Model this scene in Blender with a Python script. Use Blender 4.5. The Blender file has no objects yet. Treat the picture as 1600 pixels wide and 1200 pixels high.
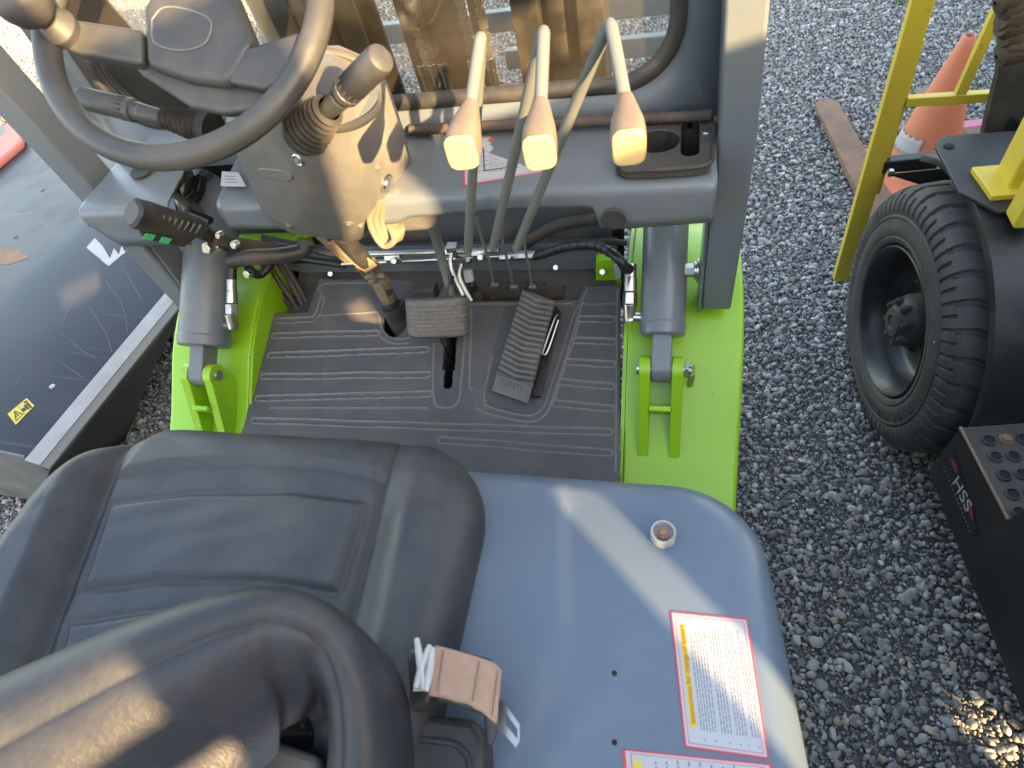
import bpy, bmesh, math, random
import numpy as np
from mathutils import Vector, Matrix, Euler
random.seed(7); RNG = np.random.default_rng(7)
scene = bpy.context.scene
COL = scene.collection
# ------------------------------------------------------------------ camera
CF = 950.0
CAM = Vector((.47, 0, 1.5))
ROT = Matrix(((0.97101174, -0.03240759, 0.23682472),
              (0.17496873, 0.77139044, -0.61183554),
              (-0.16285621, 0.63553641, 0.75469949)))
cd = bpy.data.cameras.new('camera'); cam = bpy.data.objects.new('camera', cd); COL.objects.link(cam)
cam.matrix_world = Matrix.Translation(CAM) @ ROT.to_4x4()
cd.sensor_width = 36; cd.lens = CF / 1600 * 36; cd.clip_start = .02; cd.clip_end = 400
cd.dof.use_dof = True; cd.dof.focus_distance = 1.25; cd.dof.aperture_fstop = 9.0
scene.camera = cam
scene.render.resolution_x = 1024; scene.render.resolution_y = 768
# ------------------------------------------------------------------ light
SUN_EL = math.radians(20); SUN_AZ = math.radians(135)      # azimuth clockwise from +Y: right and behind
S_DIR = Vector((math.cos(SUN_EL) * math.sin(SUN_AZ), math.cos(SUN_EL) * math.cos(SUN_AZ), math.sin(SUN_EL)))
w = bpy.data.worlds.new('World'); scene.world = w; w.use_nodes = True
nt = w.node_tree; bg = nt.nodes['Background']
sky = nt.nodes.new('ShaderNodeTexSky'); sky.sky_type = 'NISHITA'; sky.sun_disc = False
sky.sun_elevation = SUN_EL; sky.sun_rotation = SUN_AZ
sky.air_density = 1.0; sky.dust_density = 2.0; sky.ozone_density = 1.0
nt.links.new(sky.outputs[0], bg.inputs[0]); bg.inputs[1].default_value = .15
sl = bpy.data.lights.new('sun', 'SUN'); sl.energy = 3.1; sl.angle = math.radians(.55); sl.color = (1, .74, .45)
sun = bpy.data.objects.new('sun', sl); COL.objects.link(sun)
sun.rotation_euler = S_DIR.to_track_quat('Z', 'Y').to_euler()
vs = scene.view_settings; vs.view_transform = 'Standard'; vs.look = 'None'; vs.gamma = 1; vs.exposure = 2.92
vs.use_white_balance = True; vs.white_balance_temperature = 8300; vs.white_balance_tint = 10
scene.render.engine = 'CYCLES'

# ------------------------------------------------------------------ helpers
def ray(px, py): return ROT @ Vector(((px - 800) / CF, (600 - py) / CF, -1))
def at(px, py, x=None, y=None, z=None):
    d = ray(px, py)
    t = (x - CAM.x) / d.x if x is not None else (y - CAM.y) / d.y if y is not None else (z - CAM.z) / d.z
    return CAM + t * d
MZ0, MY0, MS = .52, .60, .38                      # the sloping floor plane z = MZ0 + MS*(y-MY0)
def floorz(y): return MZ0 + MS * (y - MY0)
def atf(px, py, h=0):
    d = ray(px, py)
    t = (MZ0 + h + MS * (CAM.y - MY0) - CAM.z) / (d.z - MS * d.y)
    return CAM + t * d
def V(*a): return Vector(a)
def proj(p):
    v = ROT.transposed() @ (Vector(p) - CAM); return 800 - CF * v.x / v.z, 600 + CF * v.y / v.z
def frame(d):
    d = d.normalized(); a = V(0, 0, 1) if abs(d.z) < .9 else V(1, 0, 0)
    u = d.cross(a).normalized(); return u, d.cross(u).normalized()

class MB:
    def __init__(s): s.v = []; s.f = []
    def add(s, vs, fs):
        o = len(s.v); s.v += [tuple(p) for p in vs]; s.f += [tuple(i + o for i in f) for f in fs]; return s
    def box(s, c, size, M=None):
        c = Vector(c); vs = []
        for i in (-.5, .5):
            for j in (-.5, .5):
                for k in (-.5, .5):
                    p = V(i * size[0], j * size[1], k * size[2]); vs.append(c + (M @ p if M else p))
        return s.add(vs, [(0, 1, 3, 2), (4, 6, 7, 5), (0, 4, 5, 1), (2, 3, 7, 6), (0, 2, 6, 4), (1, 5, 7, 3)])
    def bar(s, a, b, wx, wy, up=V(0, 0, 1)):
        a = Vector(a); b = Vector(b); d = (b - a).normalized(); u = d.cross(up)
        if u.length < 1e-4: u = V(1, 0, 0)
        u.normalize(); v = u.cross(d); vs = []
        for p in (a, b):
            for i, j in ((-1, -1), (1, -1), (1, 1), (-1, 1)): vs.append(p + u * wx / 2 * i + v * wy / 2 * j)
        return s.add(vs, [(3, 2, 1, 0), (4, 5, 6, 7), (0, 1, 5, 4), (1, 2, 6, 5), (2, 3, 7, 6), (3, 0, 4, 7)])
    def tube(s, pts, r, n=16, cap=True):
        pts = [Vector(p) for p in pts]; k = len(pts); rs = r if isinstance(r, (list, tuple)) else [r] * k
        vs = []; u = None
        for i, p in enumerate(pts):
            d = (pts[min(i + 1, k - 1)] - pts[max(i - 1, 0)])
            if d.length < 1e-9: d = pts[i] - pts[i - 1] if i else pts[1] - pts[0]
            d.normalize()
            if u is None: u = frame(d)[0]
            else:
                u = (u - d * u.dot(d)); u.normalize()
            v = d.cross(u)
            for j in range(n):
                a = 2 * math.pi * j / n; vs.append(p + (u * math.cos(a) + v * math.sin(a)) * rs[i])
        fs = [(i * n + j, i * n + (j + 1) % n, (i + 1) * n + (j + 1) % n, (i + 1) * n + j) for i in range(k - 1) for j in range(n)]
        if cap: fs += [tuple(range(n - 1, -1, -1)), tuple((k - 1) * n + j for j in range(n))]
        return s.add(vs, fs)
    def cyl(s, a, b, r, n=24, r2=None): 
        a = Vector(a); b = Vector(b); d = b - a
        u, v = frame(d); r2 = r if r2 is None else r2; vs = []
        for p, q in ((a, r), (b, r2)):
            for j in range(n):
                t = 2 * math.pi * j / n; vs.append(p + (u * math.cos(t) + v * math.sin(t)) * q)
        return s.add(vs, [(j, (j + 1) % n, n + (j + 1) % n, n + j) for j in range(n)] + [tuple(range(n - 1, -1, -1)), tuple(n + j for j in range(n))])
    def lathe(s, c, axis, prof, n=32, phase=0, closed=False, u=None):
        c = Vector(c); axis = Vector(axis).normalized()
        if u is None: u, v = frame(axis)
        else: u = Vector(u).normalized(); v = axis.cross(u)
        vs = []
        for (h, r) in prof:
            for j in range(n):
                t = 2 * math.pi * j / n + phase; vs.append(c + axis * h + (u * math.cos(t) + v * math.sin(t)) * r)
        k = len(prof); K = k if closed else k - 1
        fs = [(i * n + j, i * n + (j + 1) % n, ((i + 1) % k) * n + (j + 1) % n, ((i + 1) % k) * n + j) for i in range(K) for j in range(n)]
        return s.add(vs, fs)
    def prism(s, poly, off):                         # polygon (3d points) extruded by vector off
        poly = [Vector(p) for p in poly]; off = Vector(off); n = len(poly)
        return s.add(poly + [p + off for p in poly], [tuple(range(n)), tuple(range(2 * n - 1, n - 1, -1))] + [(j, n + j, n + (j + 1) % n, (j + 1) % n) for j in range(n)])
    def grid(s, fn, nu, nv, cu=False):
        vs = [fn(i, j) for j in range(nv) for i in range(nu)]
        fs = [(j * nu + i, j * nu + (i + 1) % nu, (j + 1) * nu + (i + 1) % nu, (j + 1) * nu + i) for j in range(nv - 1) for i in range(nu if cu else nu - 1)]
        return s.add(vs, fs)
    def hull(s, pts):
        bm = bmesh.new(); [bm.verts.new(p) for p in pts]; bmesh.ops.convex_hull(bm, input=bm.verts)
        bmesh.ops.delete(bm, geom=[v for v in bm.verts if not v.link_faces], context='VERTS')
        bmesh.ops.dissolve_limit(bm, angle_limit=math.radians(4), verts=bm.verts, edges=bm.edges)
        bm.verts.index_update(); s.add([v.co.copy() for v in bm.verts], [[v.index for v in f.verts] for f in bm.faces]); bm.free(); return s
    def build(s, name, mat, parent=None, bevel=0, seg=3, angle=35, sub=0, label=None, solid=0, fix=True):
        me = bpy.data.meshes.new(name); me.from_pydata(s.v, [], s.f); me.validate(); me.update()
        if fix:
            bm = bmesh.new(); bm.from_mesh(me); bmesh.ops.recalc_face_normals(bm, faces=bm.faces); bm.to_mesh(me); bm.free()
        me.polygons.foreach_set('use_smooth', [True] * len(me.polygons)); me.set_sharp_from_angle(angle=math.radians(angle))
        o = bpy.data.objects.new(name, me); COL.objects.link(o); me.materials.append(mat)
        if parent is not None:
            o.parent = parent
            if parent.type == 'EMPTY': o.location = -parent.location
        if solid: m = o.modifiers.new('solid', 'SOLIDIFY'); m.thickness = solid; m.offset = -1
        if bevel: m = o.modifiers.new('bevel', 'BEVEL'); m.width = bevel; m.segments = seg; m.limit_method = 'ANGLE'; m.angle_limit = math.radians(30)
        if sub: m = o.modifiers.new('sub', 'SUBSURF'); m.levels = sub; m.render_levels = sub
        if label: o['label'] = label
        return o
def thing(name, label, cat, loc, group=None):
    o = bpy.data.objects.new(name, None); COL.objects.link(o); o.location = loc; o.empty_display_size = .1
    o['label'] = label; o['category'] = cat
    if group: o['group'] = group
    return o
def tag(o, label, cat, group=None):
    o['label'] = label; o['category'] = cat
    if group: o['group'] = group
    return o
def cut(o, cutter):                                  # boolean difference, applied; the cutter is deleted
    c = cutter.build('cutter', o.data.materials[0]); m = o.modifiers.new('b', 'BOOLEAN'); m.object = c; m.operation = 'DIFFERENCE'; m.solver = 'EXACT'
    if o.parent and o.parent.type == 'EMPTY': c.location = V(0, 0, 0)
    bpy.context.view_layer.update()
    dg = bpy.context.evaluated_depsgraph_get(); me = bpy.data.meshes.new_from_object(o.evaluated_get(dg)); mods = [x for x in o.modifiers]
    for x in mods: o.modifiers.remove(x)
    o.data = me; me.polygons.foreach_set('use_smooth', [True] * len(me.polygons)); me.set_sharp_from_angle(angle=math.radians(30))
    bpy.data.objects.remove(c); return o
def crv(pts, n=8):                                    # Catmull-Rom through points
    P = [Vector(p) for p in pts]; P = [P[0] * 2 - P[1]] + P + [P[-1] * 2 - P[-2]]; out = []
    for i in range(1, len(P) - 2):
        for k in range(n):
            t = k / n; a, b, c, d = P[i - 1:i + 3]
            out.append(.5 * ((2 * b) + (c - a) * t + (2 * a - 5 * b + 4 * c - d) * t * t + (3 * b - a - 3 * c + d) * t ** 3))
    return out + [P[-2]]
def text_mesh(mb, body, O, U, W, size, depth=.0006, align='CENTER'):
    cu = bpy.data.curves.new('txt', 'FONT'); cu.body = body; cu.size = size; cu.extrude = depth / 2; cu.align_x = align; cu.align_y = 'CENTER'
    o = bpy.data.objects.new('txt', cu); COL.objects.link(o); bpy.context.view_layer.update()
    dg = bpy.context.evaluated_depsgraph_get(); me = bpy.data.meshes.new_from_object(o.evaluated_get(dg))
    U = Vector(U).normalized(); W = Vector(W); W = (W - U * W.dot(U)).normalized(); Nn = U.cross(W); O = Vector(O)
    mb.add([O + U * v.co.x + W * v.co.y + Nn * (v.co.z + depth / 2) for v in me.vertices], [tuple(p.vertices) for p in me.polygons])
    bpy.data.objects.remove(o); bpy.data.curves.remove(cu); bpy.data.meshes.remove(me)

# ------------------------------------------------------------------ materials
def mat(name, c, rough=.5, metal=0, c2=None, nscale=8, nmix=.5, dust=None, dscale=5, damt=.5, dlo=.5, bump=0, bscale=200, coat=0, rvar=0, scratch=0, attr=None, spec=.5, chip=None):
    m = bpy.data.materials.new(name); m.use_nodes = True; t = m.node_tree; N = t.nodes; L = t.links
    b = N['Principled BSDF']; b.inputs['Roughness'].default_value = rough; b.inputs['Metallic'].default_value = metal
    b.inputs['Coat Weight'].default_value = coat; b.inputs['Coat Roughness'].default_value = .12
    b.inputs['Specular IOR Level'].default_value = spec
    tc = N.new('ShaderNodeTexCoord')
    def noise(sc, det=4, r=.6):
        n = N.new('ShaderNodeTexNoise'); n.inputs['Scale'].default_value = sc; n.inputs['Detail'].default_value = det; n.inputs['Roughness'].default_value = r
        L.new(tc.outputs['Object'], n.inputs['Vector']); return n
    def ramp(src, lo, hi):
        r = N.new('ShaderNodeMapRange'); r.inputs[1].default_value = lo; r.inputs[2].default_value = hi; L.new(src, r.inputs[0]); return r.outputs[0]
    def mix(fac, a, bb):
        x = N.new('ShaderNodeMix'); x.data_type = 'RGBA'
        L.new(fac, x.inputs[0])
        for s, k in ((a, 6), (bb, 7)):
            if isinstance(s, tuple): x.inputs[k].default_value = (*s[:3], 1)
            else: L.new(s, x.inputs[k])
        return x.outputs[2]
    cur = tuple(c)
    if attr:
        a = N.new('ShaderNodeAttribute'); a.attribute_name = attr; cur = a.outputs['Color']
    if c2 is not None: cur = mix(ramp(noise(nscale).outputs[0], .5 - nmix / 2, .5 + nmix / 2), cur, tuple(c2))
    if dust is not None:
        d = noise(dscale, 8, .7); f = ramp(d.outputs[0], dlo, dlo + .25)
        mm = N.new('ShaderNodeMath'); mm.operation = 'MULTIPLY'; mm.inputs[1].default_value = damt; L.new(f, mm.inputs[0])
        cur = mix(mm.outputs[0], cur, tuple(dust))
        r2 = N.new('ShaderNodeMapRange'); L.new(mm.outputs[0], r2.inputs[0]); r2.inputs[3].default_value = rough; r2.inputs[4].default_value = min(1, rough + .35); L.new(r2.outputs[0], b.inputs['Roughness'])
    elif rvar:
        n = noise(6, 6); r2 = N.new('ShaderNodeMapRange'); L.new(n.outputs[0], r2.inputs[0]); r2.inputs[1].default_value = .3; r2.inputs[2].default_value = .7
        r2.inputs[3].default_value = max(.02, rough - rvar); r2.inputs[4].default_value = rough + rvar; L.new(r2.outputs[0], b.inputs['Roughness'])
    if scratch:
        mp = N.new('ShaderNodeMapping'); mp.inputs['Scale'].default_value = (1.1, 26, 2); mp.inputs['Rotation'].default_value = (0, 0, .6); L.new(tc.outputs['Object'], mp.inputs[0])
        n = N.new('ShaderNodeTexNoise'); n.inputs['Scale'].default_value = 2.5; n.inputs['Detail'].default_value = 6; L.new(mp.outputs[0], n.inputs[0])
        f = ramp(n.outputs[0], .63, .70); mm = N.new('ShaderNodeMath'); mm.operation = 'MULTIPLY'; mm.inputs[1].default_value = scratch; L.new(f, mm.inputs[0])
        cur = mix(mm.outputs[0], cur, (.35, .33, .3))
    if chip:
        a1 = ramp(noise(3.2, 2).outputs[0], .52, .62); a2 = ramp(noise(75, 6, .75).outputs[0], .61, .66); mm = N.new('ShaderNodeMath'); mm.operation = 'MULTIPLY'; L.new(a1, mm.inputs[0]); L.new(a2, mm.inputs[1])
        m3 = N.new('ShaderNodeMath'); m3.operation = 'MULTIPLY'; m3.inputs[1].default_value = .8; L.new(mm.outputs[0], m3.inputs[0]); cur = mix(m3.outputs[0], cur, tuple(chip))
    if isinstance(cur, tuple): b.inputs['Base Color'].default_value = (*cur[:3], 1)
    else: L.new(cur, b.inputs['Base Color'])
    if bump:
        n = noise(bscale, 3); bp = N.new('ShaderNodeBump'); bp.inputs['Strength'].default_value = bump; bp.inputs['Distance'].default_value = .002
        L.new(n.outputs[0], bp.inputs['Height']); L.new(bp.outputs[0], b.inputs['Normal'])
    return m
DUST = (.30, .24, .17)
M = {}
M['green'] = mat('green_paint', (.25, .50, .020), .38, c2=(.22, .46, .018), nscale=3, dust=(.20, .30, .08), dscale=4, damt=.35, dlo=.55, bump=.05, bscale=90, coat=.2, chip=(.09, .12, .03))
M['grey'] = mat('grey_paint', (.12, .145, .165), .34, dust=(.16, .16, .15), dscale=7, damt=.45, dlo=.45, bump=.04, bscale=150, coat=.25)
M['greyd'] = mat('dusty_grey_paint', (.11, .135, .155), .40, dust=(.22, .19, .155), dscale=9, damt=.6, dlo=.45, bump=.08, bscale=150, coat=.1)
M['hood'] = mat('hood_paint', (.098, .138, .188), .38, dust=(.22, .23, .24), dscale=5, damt=.30, dlo=.45, bump=.14, bscale=260, coat=.15, rvar=.1)
M['plastic'] = mat('black_plastic', (.028, .028, .029), .45, dust=(.12, .10, .075), dscale=14, damt=.5, dlo=.45, bump=.15, bscale=500)
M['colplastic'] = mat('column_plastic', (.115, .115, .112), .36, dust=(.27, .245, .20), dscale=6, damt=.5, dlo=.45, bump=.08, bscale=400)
M['wheelp'] = mat('steering_plastic', (.045, .046, .048), .42, dust=(.14, .13, .11), dscale=7, damt=.45, dlo=.42, bump=.12, bscale=500)
M['rubber'] = mat('rubber', (.022, .021, .021), .7, dust=(.14, .12, .095), dscale=20, damt=.5, dlo=.45, bump=.2, bscale=300)
M['tyre'] = mat('tyre_rubber', (.042, .041, .040), .72, c2=(.075, .070, .063), nscale=12, dust=(.13, .11, .09), dscale=9, damt=.45, dlo=.48, bump=.3, bscale=140)
M['mat'] = mat('mat_rubber', (.05, .05, .05), .62, attr='wear', c2=None, dust=(.15, .135, .12), dscale=9, damt=.42, dlo=.42, bump=.25, bscale=420)
M['vinyl'] = mat('seat_vinyl', (.026, .029, .036), .47, dust=(.115, .108, .102), dscale=5, damt=.42, dlo=.46, bump=.28, bscale=260, rvar=.1)
M['steel'] = mat('zinc_steel', (.55, .54, .50), .28, metal=1, dust=(.30, .25, .18), dscale=30, damt=.5, dlo=.5)
M['black'] = mat('black_paint', (.018, .019, .02), .42, dust=(.09, .08, .065), dscale=8, damt=.5, dlo=.48, bump=.1, bscale=200)
M['dark'] = mat('dirty_black_metal', (.03, .028, .026), .6, c2=(.05, .042, .035), nscale=20, dust=(.12, .10, .075), dscale=12, damt=.5, dlo=.45, bump=.3, bscale=80)
M['mast'] = mat('mast_steel', (.014, .012, .010), .5, dust=(.06, .050, .038), dscale=16, damt=.9, dlo=.42, bump=.2, bscale=100)
M['chain'] = mat('chain_steel', (.22, .20, .17), .35, metal=.6, bump=.3, bscale=60)
M['rod'] = mat('lever_paint', (.13, .145, .14), .38, dust=(.17, .155, .13), dscale=12, damt=.4, dlo=.45)
M['knob'] = mat('lever_knob', (.21, .155, .115), .55, dust=(.28, .21, .15), dscale=10, damt=.4)
M['knobcap'] = mat('knob_cap', (.62, .44, .20), .4)
M['yellow'] = mat('yellow_paint', (.72, .53, .06), .42, chip=(.12, .08, .04), c2=(.66, .47, .05), nscale=6, dust=(.30, .22, .06), dscale=15, damt=.35, dlo=.58, bump=.1, bscale=80)
M['rust'] = mat('rusty_steel', (.17, .095, .065), .75, c2=(.26, .145, .085), nscale=9, nmix=.3, dust=(.32, .21, .12), dscale=16, damt=.5, bump=.4, bscale=90)
M['sheet'] = mat('weathered_black_sheet', (.030, .035, .046), .44, c2=(.040, .044, .052), nscale=4, dust=(.085, .075, .065), dscale=5, damt=.35, dlo=.5, bump=.06, bscale=10, scratch=.1, spec=.25, chip=(.10, .06, .04))
M['skirt'] = mat('rubber_skirt', (.075, .068, .06), .8, dust=(.13, .11, .09), dscale=10, damt=.4, bump=.2, bscale=150)
M['alu'] = mat('aluminium_strip', (.42, .42, .42), .5, c2=(.3, .29, .28), nscale=14, bump=.1)
M['cone'] = mat('cone_orange', (.72, .19, .085), .6, c2=(.60, .20, .11), nscale=7, dust=(.35, .2, .13), dscale=8, damt=.35)
M['white'] = mat('white_label', (.40, .41, .43), .45)
M['whited'] = mat('dirty_white', (.42, .42, .42), .7, c2=(.40, .36, .33), nscale=25)
M['red'] = mat('red_ink', (.62, .05, .07), .5)
M['ink'] = mat('grey_ink', (.16, .17, .20), .6)
M['blackink'] = mat('black_ink', (.03, .03, .03), .6)
M['yel'] = mat('yellow_label', (.62, .46, .05), .5)
M['orange'] = mat('orange_ink', (.55, .12, .01), .5)
M['redp'] = mat('faded_red_plastic', (.55, .12, .09), .6, c2=(.45, .16, .13), nscale=10)
M['pink'] = mat('faded_pink_plastic', (.50, .16, .22), .6)
M['tan'] = mat('tan_webbing', (.42, .27, .19), .8, c2=(.36, .22, .16), nscale=60, bump=.5, bscale=700)
M['paper'] = mat('white_paper', (.45, .45, .46), .8)
M['greenlab'] = mat('green_label', (.05, .45, .18), .5)
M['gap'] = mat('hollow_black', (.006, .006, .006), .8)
M['glassd'] = mat('display_glass', (.10, .11, .12), .12, coat=1)
M['sunblock'] = mat('sun_blocker_grey', (.20, .19, .18), .8, c2=(.26, .25, .23), nscale=5)  # only for the added screen that blocks the sun
M['gloss'] = mat('gloss_black', (.014, .014, .015), .36, dust=(.07, .06, .05), dscale=9, damt=.5)
def glass_mat():
    m = bpy.data.materials.new('dusty_glass'); m.use_nodes = True; t = m.node_tree; N = t.nodes; L = t.links; N.clear()
    o = N.new('ShaderNodeOutputMaterial'); tr = N.new('ShaderNodeBsdfTransparent'); g = N.new('ShaderNodeBsdfGlossy'); d = N.new('ShaderNodeBsdfTranslucent'); d2 = N.new('ShaderNodeBsdfDiffuse')
    g.inputs['Roughness'].default_value = .02; g.inputs['Color'].default_value = (.9, .9, .9, 1); tr.inputs['Color'].default_value = (.88, .90, .88, 1)
    d.inputs['Color'].default_value = (.6, .5, .36, 1); d2.inputs['Color'].default_value = (.6, .5, .36, 1)
    fr = N.new('ShaderNodeFresnel'); fr.inputs[0].default_value = 1.45
    n = N.new('ShaderNodeTexNoise'); n.inputs['Scale'].default_value = 9; n.inputs['Detail'].default_value = 8; tc = N.new('ShaderNodeTexCoord'); L.new(tc.outputs['Object'], n.inputs[0])
    mr = N.new('ShaderNodeMapRange'); mr.inputs[1].default_value = .3; mr.inputs[2].default_value = .75; mr.inputs[3].default_value = .01; mr.inputs[4].default_value = .06; L.new(n.outputs[0], mr.inputs[0])
    a = N.new('ShaderNodeMixShader'); b = N.new('ShaderNodeMixShader')
    L.new(mr.outputs[0], a.inputs[0]); L.new(tr.outputs[0], a.inputs[1]); L.new(d2.outputs[0], a.inputs[2])
    L.new(fr.outputs[0], b.inputs[0]); L.new(a.outputs[0], b.inputs[1]); L.new(g.outputs[0], b.inputs[2]); L.new(b.outputs[0], o.inputs[0]); return m
M['glass'] = glass_mat()
def stone_mat():
    m = mat('stone', (.2, .2, .2), .6, attr='col', bump=.35, bscale=220, dust=(.17, .155, .14), dscale=60, damt=.35); return m
M['stone'] = stone_mat()
M['soil'] = mat('gravel_bed', (.10, .10, .10), .85, c2=(.18, .17, .16), nscale=45, nmix=.3, bump=.9, bscale=60)
M['grass'] = mat('weed_green', (.10, .17, .03), .6)
M['dirt'] = mat('dead_leaf', (.30, .19, .08), .8)

# ------------------------------------------------------------------ ground
def ground():
    me = MB().grid(lambda i, j: V(-60 + i * 6, -60 + j * 6, -.012), 21, 21)
    o = me.build('ground', M['soil']); o['kind'] = 'structure'
    # loose stones that cover the yard, one mesh: icospheres squashed at random
    def ico(sub):
        bm = bmesh.new(); bmesh.ops.create_icosphere(bm, subdivisions=sub, radius=1); v = np.array([x.co[:] for x in bm.verts]); f = np.array([[x.index for x in q.verts] for q in bm.faces]); bm.free(); return v, f
    def batch(cx, cy, rad, sub, zc):
        n = len(cx); v, f = ico(sub); nv = len(v)
        k = 24; vr = []
        for _ in range(k):                              # variants with flats and corners
            w = v.copy()
            for _ in range(7):
                d = RNG.normal(size=3); d /= np.linalg.norm(d); h = RNG.uniform(.45, .85); s = w @ d; w -= np.outer(np.maximum(s - h, 0), d) * .9
            vr.append(w)
        vr = np.array(vr)[RNG.integers(0, k, n)]
        sc = rad[:, None] * np.stack([RNG.uniform(.8, 1.35, n), RNG.uniform(.7, 1.05, n), RNG.uniform(.45, .8, n)], 1)
        vr = vr * sc[:, None, :]
        q = RNG.normal(size=(n, 4)) * np.array([1, .35, .35, 1.2]); q /= np.linalg.norm(q, axis=1)[:, None]
        a, b, c, d = q.T
        R = np.stack([1 - 2 * (c * c + d * d), 2 * (b * c - a * d), 2 * (b * d + a * c), 2 * (b * c + a * d), 1 - 2 * (b * b + d * d), 2 * (c * d - a * b), 2 * (b * d - a * c), 2 * (c * d + a * b), 1 - 2 * (b * b + c * c)], 1).reshape(n, 3, 3)
        p = np.einsum('nij,nkj->nki', R, vr); p += np.stack([cx, cy, zc], 1)[:, None, :]
        F = (f[None] + (np.arange(n) * nv)[:, None, None]).reshape(-1, 3)
        base = np.array([[.26, .27, .275], [.17, .175, .185], [.37, .37, .36], [.22, .22, .22], [.40, .39, .37], [.30, .25, .22], [.37, .29, .22], [.13, .135, .14], [.27, .29, .26], [.52, .50, .48]])
        pr = np.array([.22, .2, .12, .18, .05, .05, .02, .09, .055, .015]); ci = RNG.choice(len(base), n, p=pr / pr.sum())
        co = base[ci] * 1.12 * RNG.uniform(.75, 1.25, (n, 1)); co = np.repeat(co, nv, 0)
        return p.reshape(-1, 3), F, co
    A = []
    def region(x0, x1, y0, y1, pitch, r0, r1, sub, keep=lambda x, y: np.ones(len(x), bool), layers=1):
        gx, gy = np.meshgrid(np.arange(x0, x1, pitch), np.arange(y0, y1, pitch)); 
        for l in range(layers):
            x = gx.ravel() + RNG.uniform(-.6, .6, gx.size) * pitch; y = gy.ravel() + RNG.uniform(-.6, .6, gx.size) * pitch
            m = keep(x, y); x = x[m]; y = y[m]; r = r0 + (r1 - r0) * RNG.random(len(x)) ** 2.2
            A.append(batch(x, y, r, sub, -.004 + r * .25 + l * .004 * RNG.random(len(x))))
    inv = np.array(ROT.transposed())
    def vis(x, y, mx=60):
        p = np.stack([x - CAM.x, y - CAM.y, np.full_like(x, -CAM.z)], 1) @ inv.T
        d = -p[:, 2]; u = 800 + CF * p[:, 0] / d; v = 600 - CF * p[:, 1] / d
        right = (u > 900) & (u < 1600 + mx * 2); top = (v < 260); left = (u < 420)
        return (d > 0) & (u > -mx * 2) & (v > -mx * 2) & (v < 1200 + mx * 2) & (right | top | left)
    near = lambda x, y: vis(x, y) & (np.hypot(x - .5, y) < 2.3)
    mid = lambda x, y: vis(x, y) & (np.hypot(x - .5, y) >= 2.3) & (np.hypot(x - .5, y) < 4.6)
    far = lambda x, y: vis(x, y) & (np.hypot(x - .5, y) >= 4.6) & (np.hypot(x - .5, y) < 10)
    region(-1.8, 2.6, -.3, 2.4, .0118, .0035, .0125, 2, near); region(-1.8, 2.6, -.3, 2.4, .05, .010, .016, 2, near)
    region(-3.5, 4, .5, 4.8, .0135, .0045, .0125, 1, mid); region(-3.5, 4, .5, 4.8, .045, .011, .018, 1, mid)
    region(-9, 7, 2, 10, .024, .009, .019, 1, far)
    region(.2, 2.2, -.3, 2.0, .0088, .0025, .0060, 1, near); region(-1.6, .2, .3, 2.0, .0095, .003, .0065, 1, near)
    vo = 0; Vv = []; Ff = []; Cc = []
    for p, F, c in A: Vv.append(p); Ff.append(F + vo); Cc.append(c); vo += len(p)
    Vv = np.concatenate(Vv); Ff = np.concatenate(Ff); Cc = np.concatenate(Cc); print('stones verts', len(Vv))
    me = bpy.data.meshes.new('gravel'); me.vertices.add(len(Vv)); me.vertices.foreach_set('co', Vv.astype(np.float32).ravel())
    me.loops.add(Ff.size); me.loops.foreach_set('vertex_index', Ff.astype(np.int32).ravel()); me.polygons.add(len(Ff)); me.polygons.foreach_set('loop_start', np.arange(0, Ff.size, 3, dtype=np.int32))
    me.update(); me.polygons.foreach_set('use_smooth', np.ones(len(Ff), bool))
    at_ = me.attributes.new('col', 'FLOAT_COLOR', 'POINT'); at_.data.foreach_set('color', np.concatenate([Cc, np.ones((len(Cc), 1))], 1).astype(np.float32).ravel())
    me.materials.append(M['stone']); o = bpy.data.objects.new('gravel', me); COL.objects.link(o); o['kind'] = 'stuff'
    tag(o, 'loose blue grey gravel stones covering the whole yard', 'gravel')
ground()

# ------------------------------------------------------------------ the forklift one looks down on
FL = thing('forklift', 'grey and lime green forklift in the foreground, black seat, three levers', 'forklift', (0, .4, 0))
def in_poly(x, y, poly):
    r = np.zeros(x.shape, bool); n = len(poly)
    for i in range(n):
        x0, y0 = poly[i]; x1, y1 = poly[(i + 1) % n]
        c = ((y0 > y) != (y1 > y)) & (x < (x1 - x0) * (y - y0) / (y1 - y0 + 1e-12) + x0); r ^= c
    return r
def dline(x, y, pts):
    d = np.full(x.shape, 9.)
    for (x0, y0), (x1, y1) in zip(pts[:-1], pts[1:]):
        dx, dy = x1 - x0, y1 - y0; t = np.clip(((x - x0) * dx + (y - y0) * dy) / (dx * dx + dy * dy + 1e-12), 0, 1)
        d = np.minimum(d, np.hypot(x - x0 - t * dx, y - y0 - t * dy))
    return d
def xy(L): return [tuple(atf(a, b)[:2]) for a, b in L]
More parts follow.
